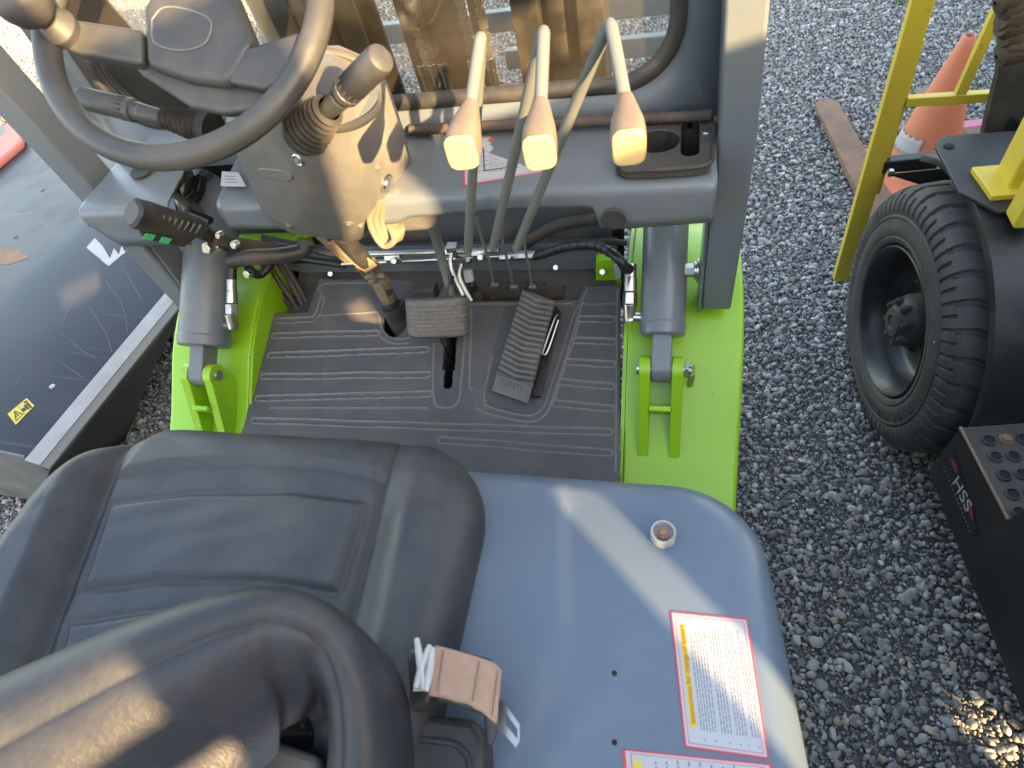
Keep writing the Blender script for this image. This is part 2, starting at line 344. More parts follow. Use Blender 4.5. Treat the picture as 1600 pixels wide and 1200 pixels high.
def floor_mat():
    xs = np.arange(-.50, .43, .0021); ys = np.arange(.44, 1.08, .0019); X, Y = np.meshgrid(xs, ys)
    out = in_poly(X, Y, xy([(500, 438), (640, 440), (735, 473), (903, 471), (912, 449), (971, 449), (970, 790), (340, 790), (385, 660), (427, 492), (482, 490)]))
    c = atf(620, 503); hole = ((X - c.x) / .027) ** 2 + ((Y - c.y) / .038) ** 2 < 1
    hole |= dline(X, Y, xy([(706, 515), (701, 604)])) < .0125 - .004 * (Y < atf(701, 580).y)
    keep = out & ~hole
    H = np.zeros_like(X); W = np.zeros_like(X)
    chan = [[(436, 503), (492, 502), (500, 490), (505, 470)], [(430, 527), (592, 523)], [(424, 558), (668, 549)], [(413, 591), (670, 588)], [(405, 625), (672, 618)], [(398, 659), (952, 678)], [(690, 690), (952, 711)],
            [(908, 502), (958, 503)], [(900, 535), (958, 537)], [(888, 568), (957, 572)], [(878, 600), (956, 606)], [(868, 633), (955, 641)]]
    for L in chan:
        d = dline(X, Y, xy(L)); g = np.exp(-((d - .0058) / .0014) ** 2); H += .0022 * g - .0012 * (d < .005); W = np.maximum(W, g)
    lines = [[(505, 470), (507, 447), (590, 446)], [(732, 478), (895, 478)], [(738, 485), (735, 600), (740, 610)], [(715, 480), (728, 500), (722, 600), (716, 632), (700, 640), (682, 634), (678, 600), (680, 540)],
             [(905, 480), (893, 505), (858, 615), (848, 640), (825, 652), (770, 640), (758, 625), (770, 560)], [(910, 476), (903, 500), (866, 620), (853, 650), (826, 662), (765, 650), (745, 640)], [(425, 640), (670, 640)],
             [(592, 490), (598, 515), (612, 530), (635, 532), (650, 525)], [(588, 515), (600, 532), (618, 540), (640, 539)], [(965, 455), (962, 740)], [(918, 456), (912, 478), (962, 478)], [(500, 497), (590, 490)],
             [(905, 508), (898, 530)], [(896, 540), (886, 563)], [(885, 573), (876, 596)], [(874, 606), (867, 628)], [(690, 500), (684, 520)]]
    for L in lines:
        d = dline(X, Y, [tuple(p)[:2] for p in crv([V(a, b_, 0) for a, b_ in xy(L)], 6)]); g = np.exp(-(d / .0015) ** 2); H += .0016 * g; W = np.maximum(W, g * .8)
    # pocket under the accelerator is pressed in a little
    pk = in_poly(X, Y, xy([(905, 480), (893, 505), (858, 615), (848, 640), (825, 650), (770, 638), (758, 620), (790, 480)])); H -= .0015 * pk
    Z = MZ0 + MS * (Y - MY0) + .006 + H + .0012 * np.sin(X * 31) * np.sin(Y * 27)
    ny, nx = X.shape; idx = -np.ones((ny, nx), int)
    kq = keep[:-1, :-1] & keep[1:, :-1] & keep[:-1, 1:] & keep[1:, 1:]
    used = np.zeros_like(keep); used[:-1, :-1] |= kq; used[1:, :-1] |= kq; used[:-1, 1:] |= kq; used[1:, 1:] |= kq
    idx[used] = np.arange(used.sum()); vs = np.stack([X[used], Y[used], Z[used]], 1); j, i = np.nonzero(kq)
    fs = np.stack([idx[j, i], idx[j, i + 1], idx[j + 1, i + 1], idx[j + 1, i]], 1)
    m = MB(); m.v = [tuple(p) for p in vs]; m.f = [tuple(map(int, q)) for q in fs]
    o = m.build('floor_mat', M['mat'], FL, angle=60, solid=.006)
    a = o.data.attributes.new('wear', 'FLOAT_COLOR', 'POINT'); wv = W[used][:, None] * (.55 + .45 * RNG.random((used.sum(), 1)))
    col = np.array([.062, .063, .065]) * (1 - wv) + np.array([.27, .25, .22]) * wv
    a.data.foreach_set('color', np.concatenate([col, np.ones((len(col), 1))], 1).astype(np.float32).ravel())
floor_mat()
# chassis under the floor, engine bay and counterweight below the hood
b = MB(); y0, y1 = .42, 1.07
b.hull([V(x, y, floorz(y) - .012) for x in (-.372, .372) for y in (y0, y1)] + [V(x, y, .16) for x in (-.34, .34) for y in (y0, .95)])
ch = b.build('chassis', M['dark'], FL)
c0 = atf(620, 503); c1 = atf(701, 560)
cut(ch, MB().box((c0.x, c0.y, c0.z), (.075, .09, .3)).box((c1.x + .001, c1.y, c1.z), (.03, .13, .3)))
# fenders
FP = [(.48, .445), (.53, .468), (.58, .493), (.64, .528), (.70, .573), (.76, .622), (.82, .66), (.88, .688), (.95, .704), (1.02, .706), (1.10, .69), (1.17, .655), (1.22, .60)]
FP = [(p.x, p.y) for p in crv([V(a, b_, 0) for a, b_ in FP], 4)]
for s in (1, -1):
    m = MB(); xi, xo = .408 * s, .608 * s
    def fn(i, j):
        y, z = FP[j]; k = [0, .02, .5, .955, .985, 1.0, 1.0][i]; x = xi + (xo - xi) * k; dz = [0, 0, 0, 0, -.0015, -.007, -.035][i]
        bulge = .011 * math.sin((y - .48) / .74 * math.pi) - .004; return V(x + s * bulge * (i > 2), y, z + dz)
    m.grid(fn, 7, len(FP)); m.build('fender', M['green'], FL, solid=.006, angle=50)
    # inner wheel arch wall
    m = MB(); m.prism([V(.400 * s, y, z - .002) for y, z in FP[::3]] + [V(.400 * s, 1.2, .3), V(.400 * s, .5, .3)], V(.007 * s, 0, 0)); m.build('inner_fender', M['green'], FL)
# front wheels under the fenders
def tyre_profile(R, r, wd):
    return [(-.5 * wd * .82, r), (-.5 * wd, r + (R - r) * .35), (-.5 * wd, r + (R - r) * .7), (-.5 * wd * .86, R * .985), (0, R), (.5 * wd * .86, R * .985), (.5 * wd, r + (R - r) * .7), (.5 * wd, r + (R - r) * .35), (.5 * wd * .82, r)]
for s in (1, -1):
    wo = MB().lathe((.49 * s, .93, .285), (1, 0, 0), [(-.06, .17), (.0, .16), (.06, .17)], 24).build('front_wheel', M['grey'], FL)
    MB().lathe((.49 * s, .93, .285), (1, 0, 0), tyre_profile(.285, .17, .18), 48).build('tyre', M['tyre'], wo)
# tilt cylinders with clevis brackets
for s in (1, -1):
    # s=+1 right ; pins at y .69
    x = .475 * s; PIN = V(x, .678 if s > 0 else .69, .632 if s > 0 else .645); D = V(0, .275, .205).normalized()
    if s > 0: PIN = at(1033, 577, z=.652)
    br = MB(); 
    for k in (-1, 1):
        xp = PIN.x + k * .0185
        prof = []
        for t in range(0, 13):
            a = math.radians(-20 + t * 200 / 12); prof.append(V(xp, PIN.y + .024 * math.cos(a), PIN.z + .024 * math.sin(a)))
        yb, yf = (PIN.y - .105, PIN.y + .03)
        prof += [V(xp, yb, np.interp(yb, [p[0] for p in FP], [p[1] for p in FP]) - .003), V(xp, yf, np.interp(yf, [p[0] for p in FP], [p[1] for p in FP]) - .004)]
        br.prism(prof, V(.0195 * k, 0, 0))
    yw = PIN.y - .052; br.box((PIN.x, yw, PIN.z - .052), (.038, .010, .026), Matrix.Rotation(math.radians(25), 3, 'X'))
    brk = br.build('clevis_bracket', M['green'], FL, bevel=.0018, seg=2)
    MB().cyl(PIN - V(.043, 0, 0), PIN + V(.043, 0, 0), .011).cyl(PIN + V(.040 * s, 0, 0), PIN + V(.047 * s, 0, 0), .015, 6).build('pin', M['steel'], brk, bevel=.001)
    if s > 0: MB().cyl(PIN + V(.053, -.01, -.002), PIN + V(.050, -.014, -.026), .006, 6).cyl(PIN + V(.044, 0, 0), PIN + V(.055, -.003, .002), .011, 12).build('grease_nipple', M['steel'], brk)
    m = MB(); A = PIN + D * .060; q5 = 1.0 if s > 0 else 1.28; B = PIN + D * .56
    m.lathe(A, D, [(h_, r_ * q5) for h_, r_ in [(0, .0), (0, .0375), (.0025, .0398), (.020, .0412), (.0225, .0408), (.0235, .0398), (.42, .040), (.48, .040), (.485, 0)]], 56)
    cy = m.build('tilt_cylinder', M['grey'] if s > 0 else M['greyd'], FL, angle=28, bevel=.0008, seg=2)
    # rod eye
    m = MB(); prof = []; up = V(1, 0, 0).cross(D)
    if up.z < 0: up = -up
    for t in range(17):
        a = math.radians(90 + 180 * t / 16); prof.append(PIN + D * (.023 * math.cos(a)) + up * (.023 * math.sin(a)))
    prof += [PIN + D * .08 - up * .023, PIN + D * .08 + up * .023]
    prof = [p - V(.017, 0, 0) for p in prof]; m.prism(prof, V(.034, 0, 0)); m.build('rod_eye', M['grey'] if s > 0 else M['greyd'], cy, bevel=.003)
    # hose fitting on the inner side
    ss = -s if s > 0 else 1
    te = [PIN + D * (k / 400) for k in range(10, 120)]; te = min(te, key=lambda p: abs(proj(p)[1] - (497 if s > 0 else 508)))
    e0 = te + V(ss * .035 * q5, 0, .0); e1 = e0 + V(ss * .024, 0, .002)
    f = MB().tube([e0, e1], .009).tube([e1 + V(ss * -.002, -.006, -.006), e1 + D * .0 + V(0, 0, 0), e1 + D * .012 + V(0, 0, .018)], .011, 12)
    f.cyl(e1 + V(0, .012, .014), e1 + V(0, .030, .032), .0135, 6).cyl(e1 + V(0, .031, .033), e1 + V(0, .050, .050), .012, 12).cyl(e1 + V(0, .050, .050), e1 + V(0, .068, .066), .0105, 16)
    f.build('elbow_fitting', M['steel'], cy, bevel=.0008, seg=2)
    st = e1 + V(0, .062, .060)
    if s > 0: path = [st, st.lerp(at(972, 418, y=.84), .6), at(962, 400, y=.86), at(930, 384, y=.90), at(885, 386, y=.935), at(850, 397, y=.95), at(833, 400, y=.955)]
    else: path = [st, st + V(.01, .045, .04), at(402, 430, y=.90), at(425, 410, y=.94), at(440, 400, y=1.0)]
    path = crv(path, 10); h = MB().tube(path, .0085, 16)
    for q in range(2, len(path) - 2, 3 if s > 0 else 4):
        p, p2 = path[q], path[q + 1]; d = (p2 - p).normalized(); h.cyl(p + V(0, 0, .0), p + d * .0016 + V(0, .0, .0), .0097, 16)
    h.build('hydraulic_hose', M['gloss'], FL, angle=50)

# dashboard: one pressed sheet in two pieces, left and right of the opening by the column
def dash(x0a, x0b, x1a, x1b, zbot, skip=None):      # x at back / at lip, for the left and the right end
    prof = [(.965, 1.032), (.90, 1.03), (.84, 1.026), (.77, 1.020), (.7585, 1.018), (.7515, 1.0155), (.7468, 1.010), (.745, 1.002)]
    n = 90; m = MB(); rows = len(prof) + 3
    def fn(i, j):
        t = i / (n - 1)
        if j < len(prof): y, z = prof[j]; k = min(1, (.965 - y) / .22)
        else: k = 1
        x = (x0a + (x0b - x0a) * k) * (1 - t) + (x1a + (x1b - x1a) * k) * t
        if j >= len(prof): y = .745; z = 1.002 + (zbot(x) - 1.002) * (j - len(prof) + 1) / 3
        return V(x, y, z)
    m.grid(fn, n, rows)
    if skip: m.f = [f for f in m.f if not skip(sum(m.v[i][0] for i in f) / 4, sum(m.v[i][1] for i in f) / 4, sum(m.v[i][2] for i in f) / 4)]
    return m
def zb_right(x):
    P = [at(*p, y=.745) for p in ((345, 357), (450, 358), (620, 350), (640, 340), (785, 328), (924, 323), (931, 330), (935, 356), (975, 358), (1130, 346))]
    return float(np.interp(x, [p.x for p in P], [p.z for p in P]))
def zb_left(x):
    return float(np.interp(x, [at(135, 345, y=.745).x, at(150, 352, y=.745).x, at(190, 385, y=.745).x, at(310, 383, y=.745).x], [.985, .965, at(190, 385, y=.745).z, at(310, 383, y=.745).z]))
sk = lambda x, y, z: z > 1.0 and .405 < x < .515 and .79 < y < .92
dash(at(346, 262, z=1.03).x, at(338, 325, y=.745).x, .535, .535, zb_right, sk).build('dashboard', M['grey'], FL, solid=.004, angle=50)
dash(-.52, -.525, at(272, 262, z=1.03).x, at(262, 330, y=.745).x, zb_left).build('dashboard', M['grey'], FL, solid=.004, angle=50)
# rubber plugs, small screws
def disc(p, nrm, r, h, name, mt, par, n=28, bev=.0015):
    p = Vector(p); nrm = Vector(nrm).normalized(); return MB().cyl(p - nrm * .002, p + nrm * h, r, n).build(name, mt, par, bevel=bev, seg=2)
disc(at(958, 342, y=.741), (0, -1, 0), .0175, .003, 'rubber_plug', M['plastic'], FL)
disc(at(222, 268, z=1.03), (0, -.05, 1), .021, .004, 'rubber_plug', M['plastic'], FL)
disc(at(258, 372, y=.741), (0, -1, 0), .010, .002, 'rubber_plug', M['whited'], FL)
# cup tray
tz = 1.034
def Pt(px, py): return at(px, py, z=tz)
ol = crv([Pt(*p) for p in ((966, 246), (985, 205), (1003, 187), (1060, 184), (1108, 184), (1116, 192), (1113, 240), (1104, 258), (1045, 265), (985, 267), (968, 262))], 5)
cup = Pt(1027, 222); m = MB().prism([p - V(0, 0, .012) for p in ol], V(0, 0, .014))
tray = m.build('cup_tray', mat('tray_plastic', (.055, .05, .046), .5, dust=(.15, .12, .10), dscale=12, damt=.5, bump=.15, bscale=400), FL)
s0, s1 = Pt(1079, 197), Pt(1078, 238); rs = .0125
cm = MB().cyl(cup - V(0, 0, .1), cup + V(0, 0, .1), .0305, 48)
cap_ = [V(s0.x + rs * math.cos(t), s0.y + rs * math.sin(t), tz - .1) for t in np.linspace(0, math.pi, 12)] + [V(s1.x + rs * math.cos(t), s1.y + rs * math.sin(t), tz - .1) for t in np.linspace(math.pi, 2 * math.pi, 12)]
cut(tray, cm); cut(tray, MB().prism(cap_, V(0, 0, .2)))
tray.modifiers.new('bevel', 'BEVEL').width = .002
MB().lathe(cup - V(0, 0, .07), (0, 0, 1), [(0, .001), (.0, .028), (.0705, .0305)], 48).build('cup_well', M['plastic'], tray)
ncp = len(cap_); MB().add([p + V(0, 0, .02) for p in cap_] + [p + V(0, 0, .099) for p in cap_], [tuple(range(ncp))] + [(j, (j + 1) % ncp, ncp + (j + 1) % ncp, ncp + j) for j in range(ncp)]).build('slot_well', M['plastic'], tray, fix=False)
MB().tube(crv([p + V(0, 0, .001) for p in ol[::3]] + [ol[0]], 3), .0035, 8).build('tray_rim', M['plastic'], tray)
for p in ((1103, 210), (965, 250)): disc(Pt(*p), (0, 0, 1), .0055, .005, 'screw', M['steel'], FL, 12)
# posts of the overhead guard
for s in (1, -1):
    X0 = .563 * s
    rg = [(.866, .70), (.858, .80), (.850, .92), (.844, 1.04), (.842, 1.2), (.842, 2.15)]; m = MB(); m.grid(lambda i, j: V(X0 - (.05 if s > 0 else .14) * max(0, rg[j][1] - 1.0) + (-.025, .025, .025, -.025)[i], rg[j][0] + (-.031, -.031, .031, .031)[i], rg[j][1]), 4, len(rg), cu=True); m.f += [(3, 2, 1, 0), (20, 21, 22, 23)]
    po = m.build('guard_post', M['grey'], FL, bevel=.005, seg=3)
    MB().box((X0 - s * .029, .862, .80), (.006, .055, .21)).build('post_plate', M['grey'], po, bevel=.001)
    c = V(X0 - s * .034, .868, .765)
    MB().cyl(c, c - V(.004 * s, 0, 0), .021, 28).cyl(c, c - V(.008 * s, 0, 0), .016, 24).cyl(c - V(.007 * s, 0, 0), c - V(.024 * s, 0, 0), .0125, 6).build('post_bolt', M['steel'], po, bevel=.001)
# windscreen: panel with a rounded opening, seal, pane
WY = .905
def wp(px, py): return at(px, py, y=WY)
zb = wp(800, 146).z; xl, xr, rr = -.475, wp(1066, 20).x - .004, .085; zt = 2.0
inner = []
for (cx, cz, a0) in ((xr - rr, zb + rr, -90), (xr - rr, zt - rr, 0), (xl + rr, zt - rr, 90), (xl + rr, zb + rr, 180)):
    for t in range(13): a = math.radians(a0 + t * 7.5); inner.append(V(cx + rr * math.cos(a), WY, cz + rr * math.sin(a)))
ox0, ox1, oz0, oz1 = -.545, .545, 1.0, 2.1
def outp(p, q):
    cx, cz = (xl + xr) / 2, (zb + zt) / 2; return V(min(max(p.x, ox0), ox1), WY, p.z)
m = MB(); n = len(inner); outer = []
for i, p in enumerate(inner):
    k = i // 13; t = (i % 13) / 12
    if k == 0: o_ = V(p.x + (ox1 - p.x) * t ** 1, WY, oz0) if t < .999 else V(ox1, WY, oz0)
    elif k == 1: o_ = V(ox1, WY, p.z if t < .5 else oz1)
    elif k == 2: o_ = V(p.x if t < .5 else ox0, WY, oz1)
    else: o_ = V(ox0, WY, p.z if t < .5 else oz0)
    outer.append(o_)
m.add(inner + outer, [(i, (i + 1) % n, n + (i + 1) % n, n + i) for i in range(n)])
scr = m.build('windscreen_panel', M['grey'], FL, solid=.006, angle=50)
MB().tube(inner + [inner[0], inner[1]], .0125, 14, cap=False).build('window_seal', M['plastic'], scr)
MB().prism([p + V(0, .004, 0) for p in inner], V(0, .004, 0)).build('window_pane', M['glass'], scr)
# ribbed dusty cable along the back of the dashboard
p0, p1 = at(640, 203, z=1.045), at(1112, 180, z=1.045); m = MB(); N_ = 75
m.tube([p0.lerp(p1, i / (N_ * 2)) for i in range(N_ * 2 + 1)], [.0068 + .0022 * (i % 2) for i in range(N_ * 2 + 1)], 10)
m.build('ribbed_conduit', mat('dusty_conduit', (.075, .055, .045), .8, dust=(.17, .125, .095), dscale=20, damt=.6), FL, angle=80)
# cross members behind the toe board
b = MB().prism([at(x, y, y=1.0) for x, y in ((452, 408), (938, 402), (945, 500), (452, 500))], V(0, .012, 0)).build('cross_member', M['grey'], FL, bevel=.003)
MB().prism([at(x, y, y=1.0) for x, y in ((452, 408), (938, 402), (938, 405), (452, 412))], V(0, .05, .0)).build('flange', M['grey'], b)
for px, py, k in ((885, 438, 'h'), (913, 437, 'h')):
    MB().cyl(at(px, py, y=.9995), at(px, py, y=.9995) - V(0, .0015, 0), .011, 20).build('bolt_hole', M['steel'], b)
for px, py in ((868, 418), (516, 428), (880, 446)): MB().cyl(at(px, py, y=1.0), at(px, py, y=.988), .006 if py < 440 else .012, 12).build('stud', M['steel'] if py < 440 else M['dark'], b, bevel=.001)
MB().prism([at(x, y, y=1.09) for x, y in ((540, 300), (955, 300), (955, 420), (540, 420))], V(0, .01, 0)).build('bulkhead', M['greyd'], FL)
MB().prism([at(x, y, y=1.14) for x, y in ((250, 240), (975, 240), (975, 480), (440, 480), (395, 380), (320, 340))], V(0, .01, 0)).build('bulkhead', M['dark'], FL)
gb = MB().prism([at(x, y, y=.975) for x, y in ((931, 406), (966, 406), (972, 448), (954, 452), (931, 445))], V(0, .02, 0)).build('green_block', M['green'], FL, bevel=.002)
MB().cyl(at(941, 425, y=.974), at(941, 425, y=.965), .007, 6).build('bolt', M['steel'], gb, bevel=.001)
MB().prism([at(x, y, y=.971) for x, y in ((958, 412), (969, 414), (970, 434), (962, 436))], V(0, -.001, 0)).build('sticker', M['white'], gb)
MB().hull([at(x, y, y=yy) for x, y in ((425, 430), (470, 420), (475, 490), (440, 500)) for yy in (1.0, 1.03)]).build('green_block', M['green'], FL, bevel=.004)
# hydraulic pipes
py_ = .955
def pp(x, y, yy=py_): return at(x, y, y=yy)
for a, b_, r in (((560, 397), (780, 391), .0062), ((535, 412), (830, 398), .0056)): MB().tube([pp(*a), pp(*b_)], r).build('steel_pipe', M['steel'], FL)
pp2 = MB()
for (x, y, l, r) in ((615, 402, 12, .011), (748, 395, 10, .010), (706, 392, 9, .011), (728, 405, 8, .010), (790, 401, 9, .009), (815, 399, 11, .010), (828, 399, 10, .009)):
    MB().cyl(pp(x - l, y + .6), pp(x + l, y - .6), r, 6).build('pipe_fitting', M['steel'], FL, bevel=.001)
for x, y in ((615, 408), (750, 402)): MB().cyl(pp(x, y, .955), pp(x, y, .935), .007, 6).build('pipe_clamp_bolt', M['steel'], FL, bevel=.001)
for p in ((707, 388), (722, 405)): MB().box(pp(*p), (.022, .02, .018)).build('pipe_block', M['steel'], FL, bevel=.001)
for L in ([(706, 395), (704, 412), (712, 435), (727, 468)], [(722, 412), (718, 430), (726, 450), (737, 470)]):
    MB().tube(crv([at(a, b_, y=.94 - .0008 * (b_ - 395)) for a, b_ in L], 8), .0045, 12).build('bent_pipe', M['steel'], FL)
for L, r in (([(380, 385), (430, 398), (480, 405), (540, 414)], .0085), ([(410, 372), (470, 385), (520, 397), (565, 398)], .008), ([(300, 372), (350, 385), (400, 398)], .007)):
    MB().tube(crv([at(a, b_, y=.96) for a, b_ in L], 8), r, 12).build('hydraulic_hose', M['gloss'], FL)
for L, r in (([(812, 385), (840, 368), (880, 350), (960, 338)], .0125), ([(860, 392), (900, 382), (950, 378), (980, 380)], .006)):
    pth = crv([at(a, b_, y=1.03) for a, b_ in L], 14); MB().tube(pth, [r * (1 + .05 * (i % 2)) for i in range(len(pth))], 14).build('sheathed_hose', M['dark'], FL, angle=80)
for k, L in enumerate(([(412, 392), (430, 430), (452, 462), (470, 492)], [(420, 388), (445, 425), (462, 455), (480, 490)], [(432, 392), (455, 430), (470, 455), (486, 486)], [(405, 405), (425, 440), (445, 466), (463, 490)])):
    MB().tube(crv([at(a, b_, y=.97 - .0006 * (b_ - 390) + .006 * k) for a, b_ in L], 8), .0065, 12).build('cable', M['dark'], FL)
# control rods to the valve block
vb = MB().hull([at(x, y, y=yy) for x, y in ((742, 446), (880, 446), (880, 476), (742, 476)) for yy in (.93, .97)])
for x in (770, 800, 830, 858):
    vb.cyl(at(x, 470, y=.935), at(x, 440, y=.95), .011, 12)
vb.build('valve_block', M['dark'], FL, bevel=.002)
for L in ([(744, 340), (752, 370), (765, 410), (773, 452)], [(783, 350), (787, 385), (798, 425), (803, 455)], [(820, 345), (820, 385), (828, 425), (832, 455)]):
    MB().tube(crv([at(a, b_, y=.90 + .0003 * (b_ - 340)) for a, b_ in L], 6), .0028, 10).cyl(at(L[-1][0] - 5, L[-1][1] - 7, y=.93), at(L[-1][0] + 6, L[-1][1] - 7, y=.93), .005, 12).build('control_rod', M['rod'], FL)
wc = MB().cyl(at(734, 440, y=.93), at(731, 421, y=.94), .010, 20).build('breather_cap', M['white'], FL, bevel=.003)
MB().tube([at(734 + .6 * i, 440 + 2.4 * i, y=.93) for i in range(12)], [.011 + .002 * (i % 2) for i in range(12)], 16).build('bellows', M['gloss'], wc, angle=80)
MB().tube([at(672, 338, y=.87), at(684, 380, y=.89), at(697, 430, y=.88), at(706, 468, y=.85)], [.010, .010, .0085, .008], 12).build('brake_rod', M['rod'], FL)
MB().box(at(735, 462, y=.93), (.06, .02, .03)).build('rusty_bracket', M['dark'], FL, bevel=.002)
MB().box(at(665, 455, y=.90), (.05, .03, .03)).build('rusty_bracket', M['dark'], FL, bevel=.002)
# the three levers
for (nk, ap, bs, ke) in (((735, 168), (752, 52), (731, 392), (721, 240)), ((845, 165), (850, 42), (770, 388), (843, 240)), ((977, 158), (953, 30), (807, 388), (983, 232))):
    lv = bpy.data.objects.new('control_lever', None); COL.objects.link(lv); A = at(*nk, y=.575); T = at(*ap, y=.635); B = at(*bs, y=.725)
    lv.parent = FL; lv.location = B - FL.location
    def addp(mb, nm, mt, **k):
        mb.v = [tuple(Vector(p) - B) for p in mb.v]; o = mb.build(nm, mt, None, **k); o.parent = lv; return o
    T1 = T.lerp(A, .10); T2 = T.lerp(B, .06)
    pth = [A, T1.lerp(A, .02)] + [T1.lerp(T, t).lerp(T.lerp(T2, t), t) for t in (0, .25, .5, .75, 1)] + [T2.lerp(B, .03), B]
    addp(MB().tube(pth, .0066, 16), 'lever_rod', M['rod'])
    E = at(*ke, y=.50); d = (E - A).normalized(); A0 = A - d * .004
    U = V(1, 0, 0); U = (U - d * U.dot(d)).normalized(); W = d.cross(U)
    L = (E - A0).length; m = MB(); prof = [(0, .0080, .0085), (.12, .0095, .010), (.6, .0150, .0155), (.8, .0158, .0178), (.97, .0152, .0178)]
    def fn(i, j):
        t, a, b_ = prof[j]; th = 2 * math.pi * i / 24; c, s_ = math.cos(th), math.sin(th); q = 3.2 if j > 1 else 2.2; f = (abs(c) ** q + abs(s_) ** q) ** (-1 / q)
        return A0 + d * (L * t) + U * (a * f * c) + W * (b_ * f * s_)
    m.grid(fn, 24, len(prof), cu=True); m.f.append(tuple(range(23, -1, -1))); kb = addp(m, 'lever_knob', M['knob'], bevel=.001)
    # flat bright cap on the end
    C = A0 + d * (L * .945); m = MB(); ring = []
    for i in range(28):
        th = 2 * math.pi * i / 28; c, s_ = math.cos(th), math.sin(th); q = 4; f = (abs(c) ** q + abs(s_) ** q) ** (-1 / q); ring.append(C + U * (.0148 * f * c) + W * (.0174 * f * s_))
    m.prism(ring, d * .006); o = addp(m, 'knob_cap', M['knobcap'], bevel=.0025); o.parent = kb
# pedals
m = MB(); pc = [at(643, 469, y=.80), at(722, 464, y=.80), at(725, 516, y=.785), at(646, 518, y=.785)]
nn = (pc[1] - pc[0]).cross(pc[3] - pc[0]).normalized(); nn = nn if nn.z > 0 else -nn
NR = 160
def fn(i, j):
    u, v = i / 30, j / NR; e = min(u, 1 - u) * .9; e2 = min(v, 1 - v)
    p = pc[0].lerp(pc[1], u).lerp(pc[3].lerp(pc[2], u), v); h = .0030 * (math.sin(v * 8 * math.pi) ** 2) if .03 < u < .97 and .04 < v < .96 else 0
    if min(u, 1 - u) < .02 or min(v, 1 - v) < .015: h = -.004
    return p + nn * (h + .003 * math.sin(u * math.pi))
def ribcol(o, nu, nv, f):
    a = o.data.attributes.new('rib', 'FLOAT_COLOR', 'POINT'); c = []
    for j in range(nv):
        for i in range(nu): w_ = f(i, j) * RNG.uniform(.5, 1); c += [.05 + .13 * w_, .05 + .115 * w_, .05 + .10 * w_, 1]
    a.data.foreach_set('color', c)
m.grid(fn, 31, NR + 1); bp = m.build('brake_pedal', mat('pedal_rubber', (.06, .052, .045), .75, attr='rib', dust=(.20, .16, .12), dscale=18, damt=.6, bump=.3, bscale=300), FL, solid=.014, bevel=.0, angle=60)
ribcol(bp, 31, NR + 1, lambda i, j: math.sin(j / NR * 8 * math.pi) ** 6)
MB().bar(at(690, 500, y=.82), atf(701, 560, -.05), .012, .02).bar(at(690, 500, y=.82), at(703, 430, y=.88), .014, .012).build('pedal_arm', M['black'], bp)
m = MB(); h0, h1 = .045, .02
pc = [atf(816, 452, .055), atf(868, 470, .055), atf(826, 632, .022), atf(767, 611, .022)]
nn = (pc[1] - pc[0]).cross(pc[3] - pc[0]).normalized(); nn = nn if nn.z > 0 else -nn
def fn(i, j):
    u, v = i / 40, j / 150; p = pc[0].lerp(pc[1], u).lerp(pc[3].lerp(pc[2], u), v)
    ph = (v - .03 * (1 - abs(u - .5) * 2)) * 19; h = .0042 * abs(math.sin(ph * math.pi)) ** .8 if .03 < u < .97 and v < .83 and v > .015 else .0008
    if min(u, 1 - u) < .015 or min(v, 1 - v) < .006: h = -.003
    return p + nn * (h + .004 * math.sin(v * math.pi))
m.grid(fn, 41, 151); apd = m.build('accelerator_pedal', mat('pedal_pad', (.085, .085, .085), .6, attr='rib', dust=(.24, .22, .19), dscale=14, damt=.3, dlo=.4, bump=.3, bscale=300), FL, solid=.012, angle=50)
ribcol(apd, 41, 151, lambda i, j: abs(math.sin((j / 150 - .03 * (1 - abs(i / 40 - .5) * 2)) * 19 * math.pi)) ** 4 if j < 124 else .6)
ws = [atf(871, 492, .045), atf(866, 500, .045), atf(850, 545, .032), atf(848, 553, .03), atf(855, 549, .026), atf(872, 500, .03)]
MB().tube(crv(ws, 6), .0025, 8).build('spring_wire', M['steel'], apd)
MB().prism([atf(868, 480, .012), atf(878, 490, .012), atf(845, 622, .012), atf(832, 622, .012), atf(850, 500, .012)], V(0, 0, .006)).build('pedal_base', M['gloss'], apd, bevel=.002)
# embossed word on the heel of the pedal
tm = MB(); a0, a1 = pc[3].lerp(pc[0], .10), pc[2].lerp(pc[1], .10)
for q in range(6):
    o_ = a0.lerp(a1, .22 + q * .10) + nn * .002; tm.bar(o_, o_ + (pc[0] - pc[3]).normalized() * .009, .0016, .0012, nn); 
    if q % 2: tm.bar(o_, o_ + (a1 - a0).normalized() * .004, .0014, .0012, nn)
    else: tm.bar(o_ + (pc[0] - pc[3]).normalized() * .0085, o_ + (pc[0] - pc[3]).normalized() * .0085 + (a1 - a0).normalized() * .004, .0014, .0012, nn)
tm.build('embossed_mark', M['plastic'], apd)
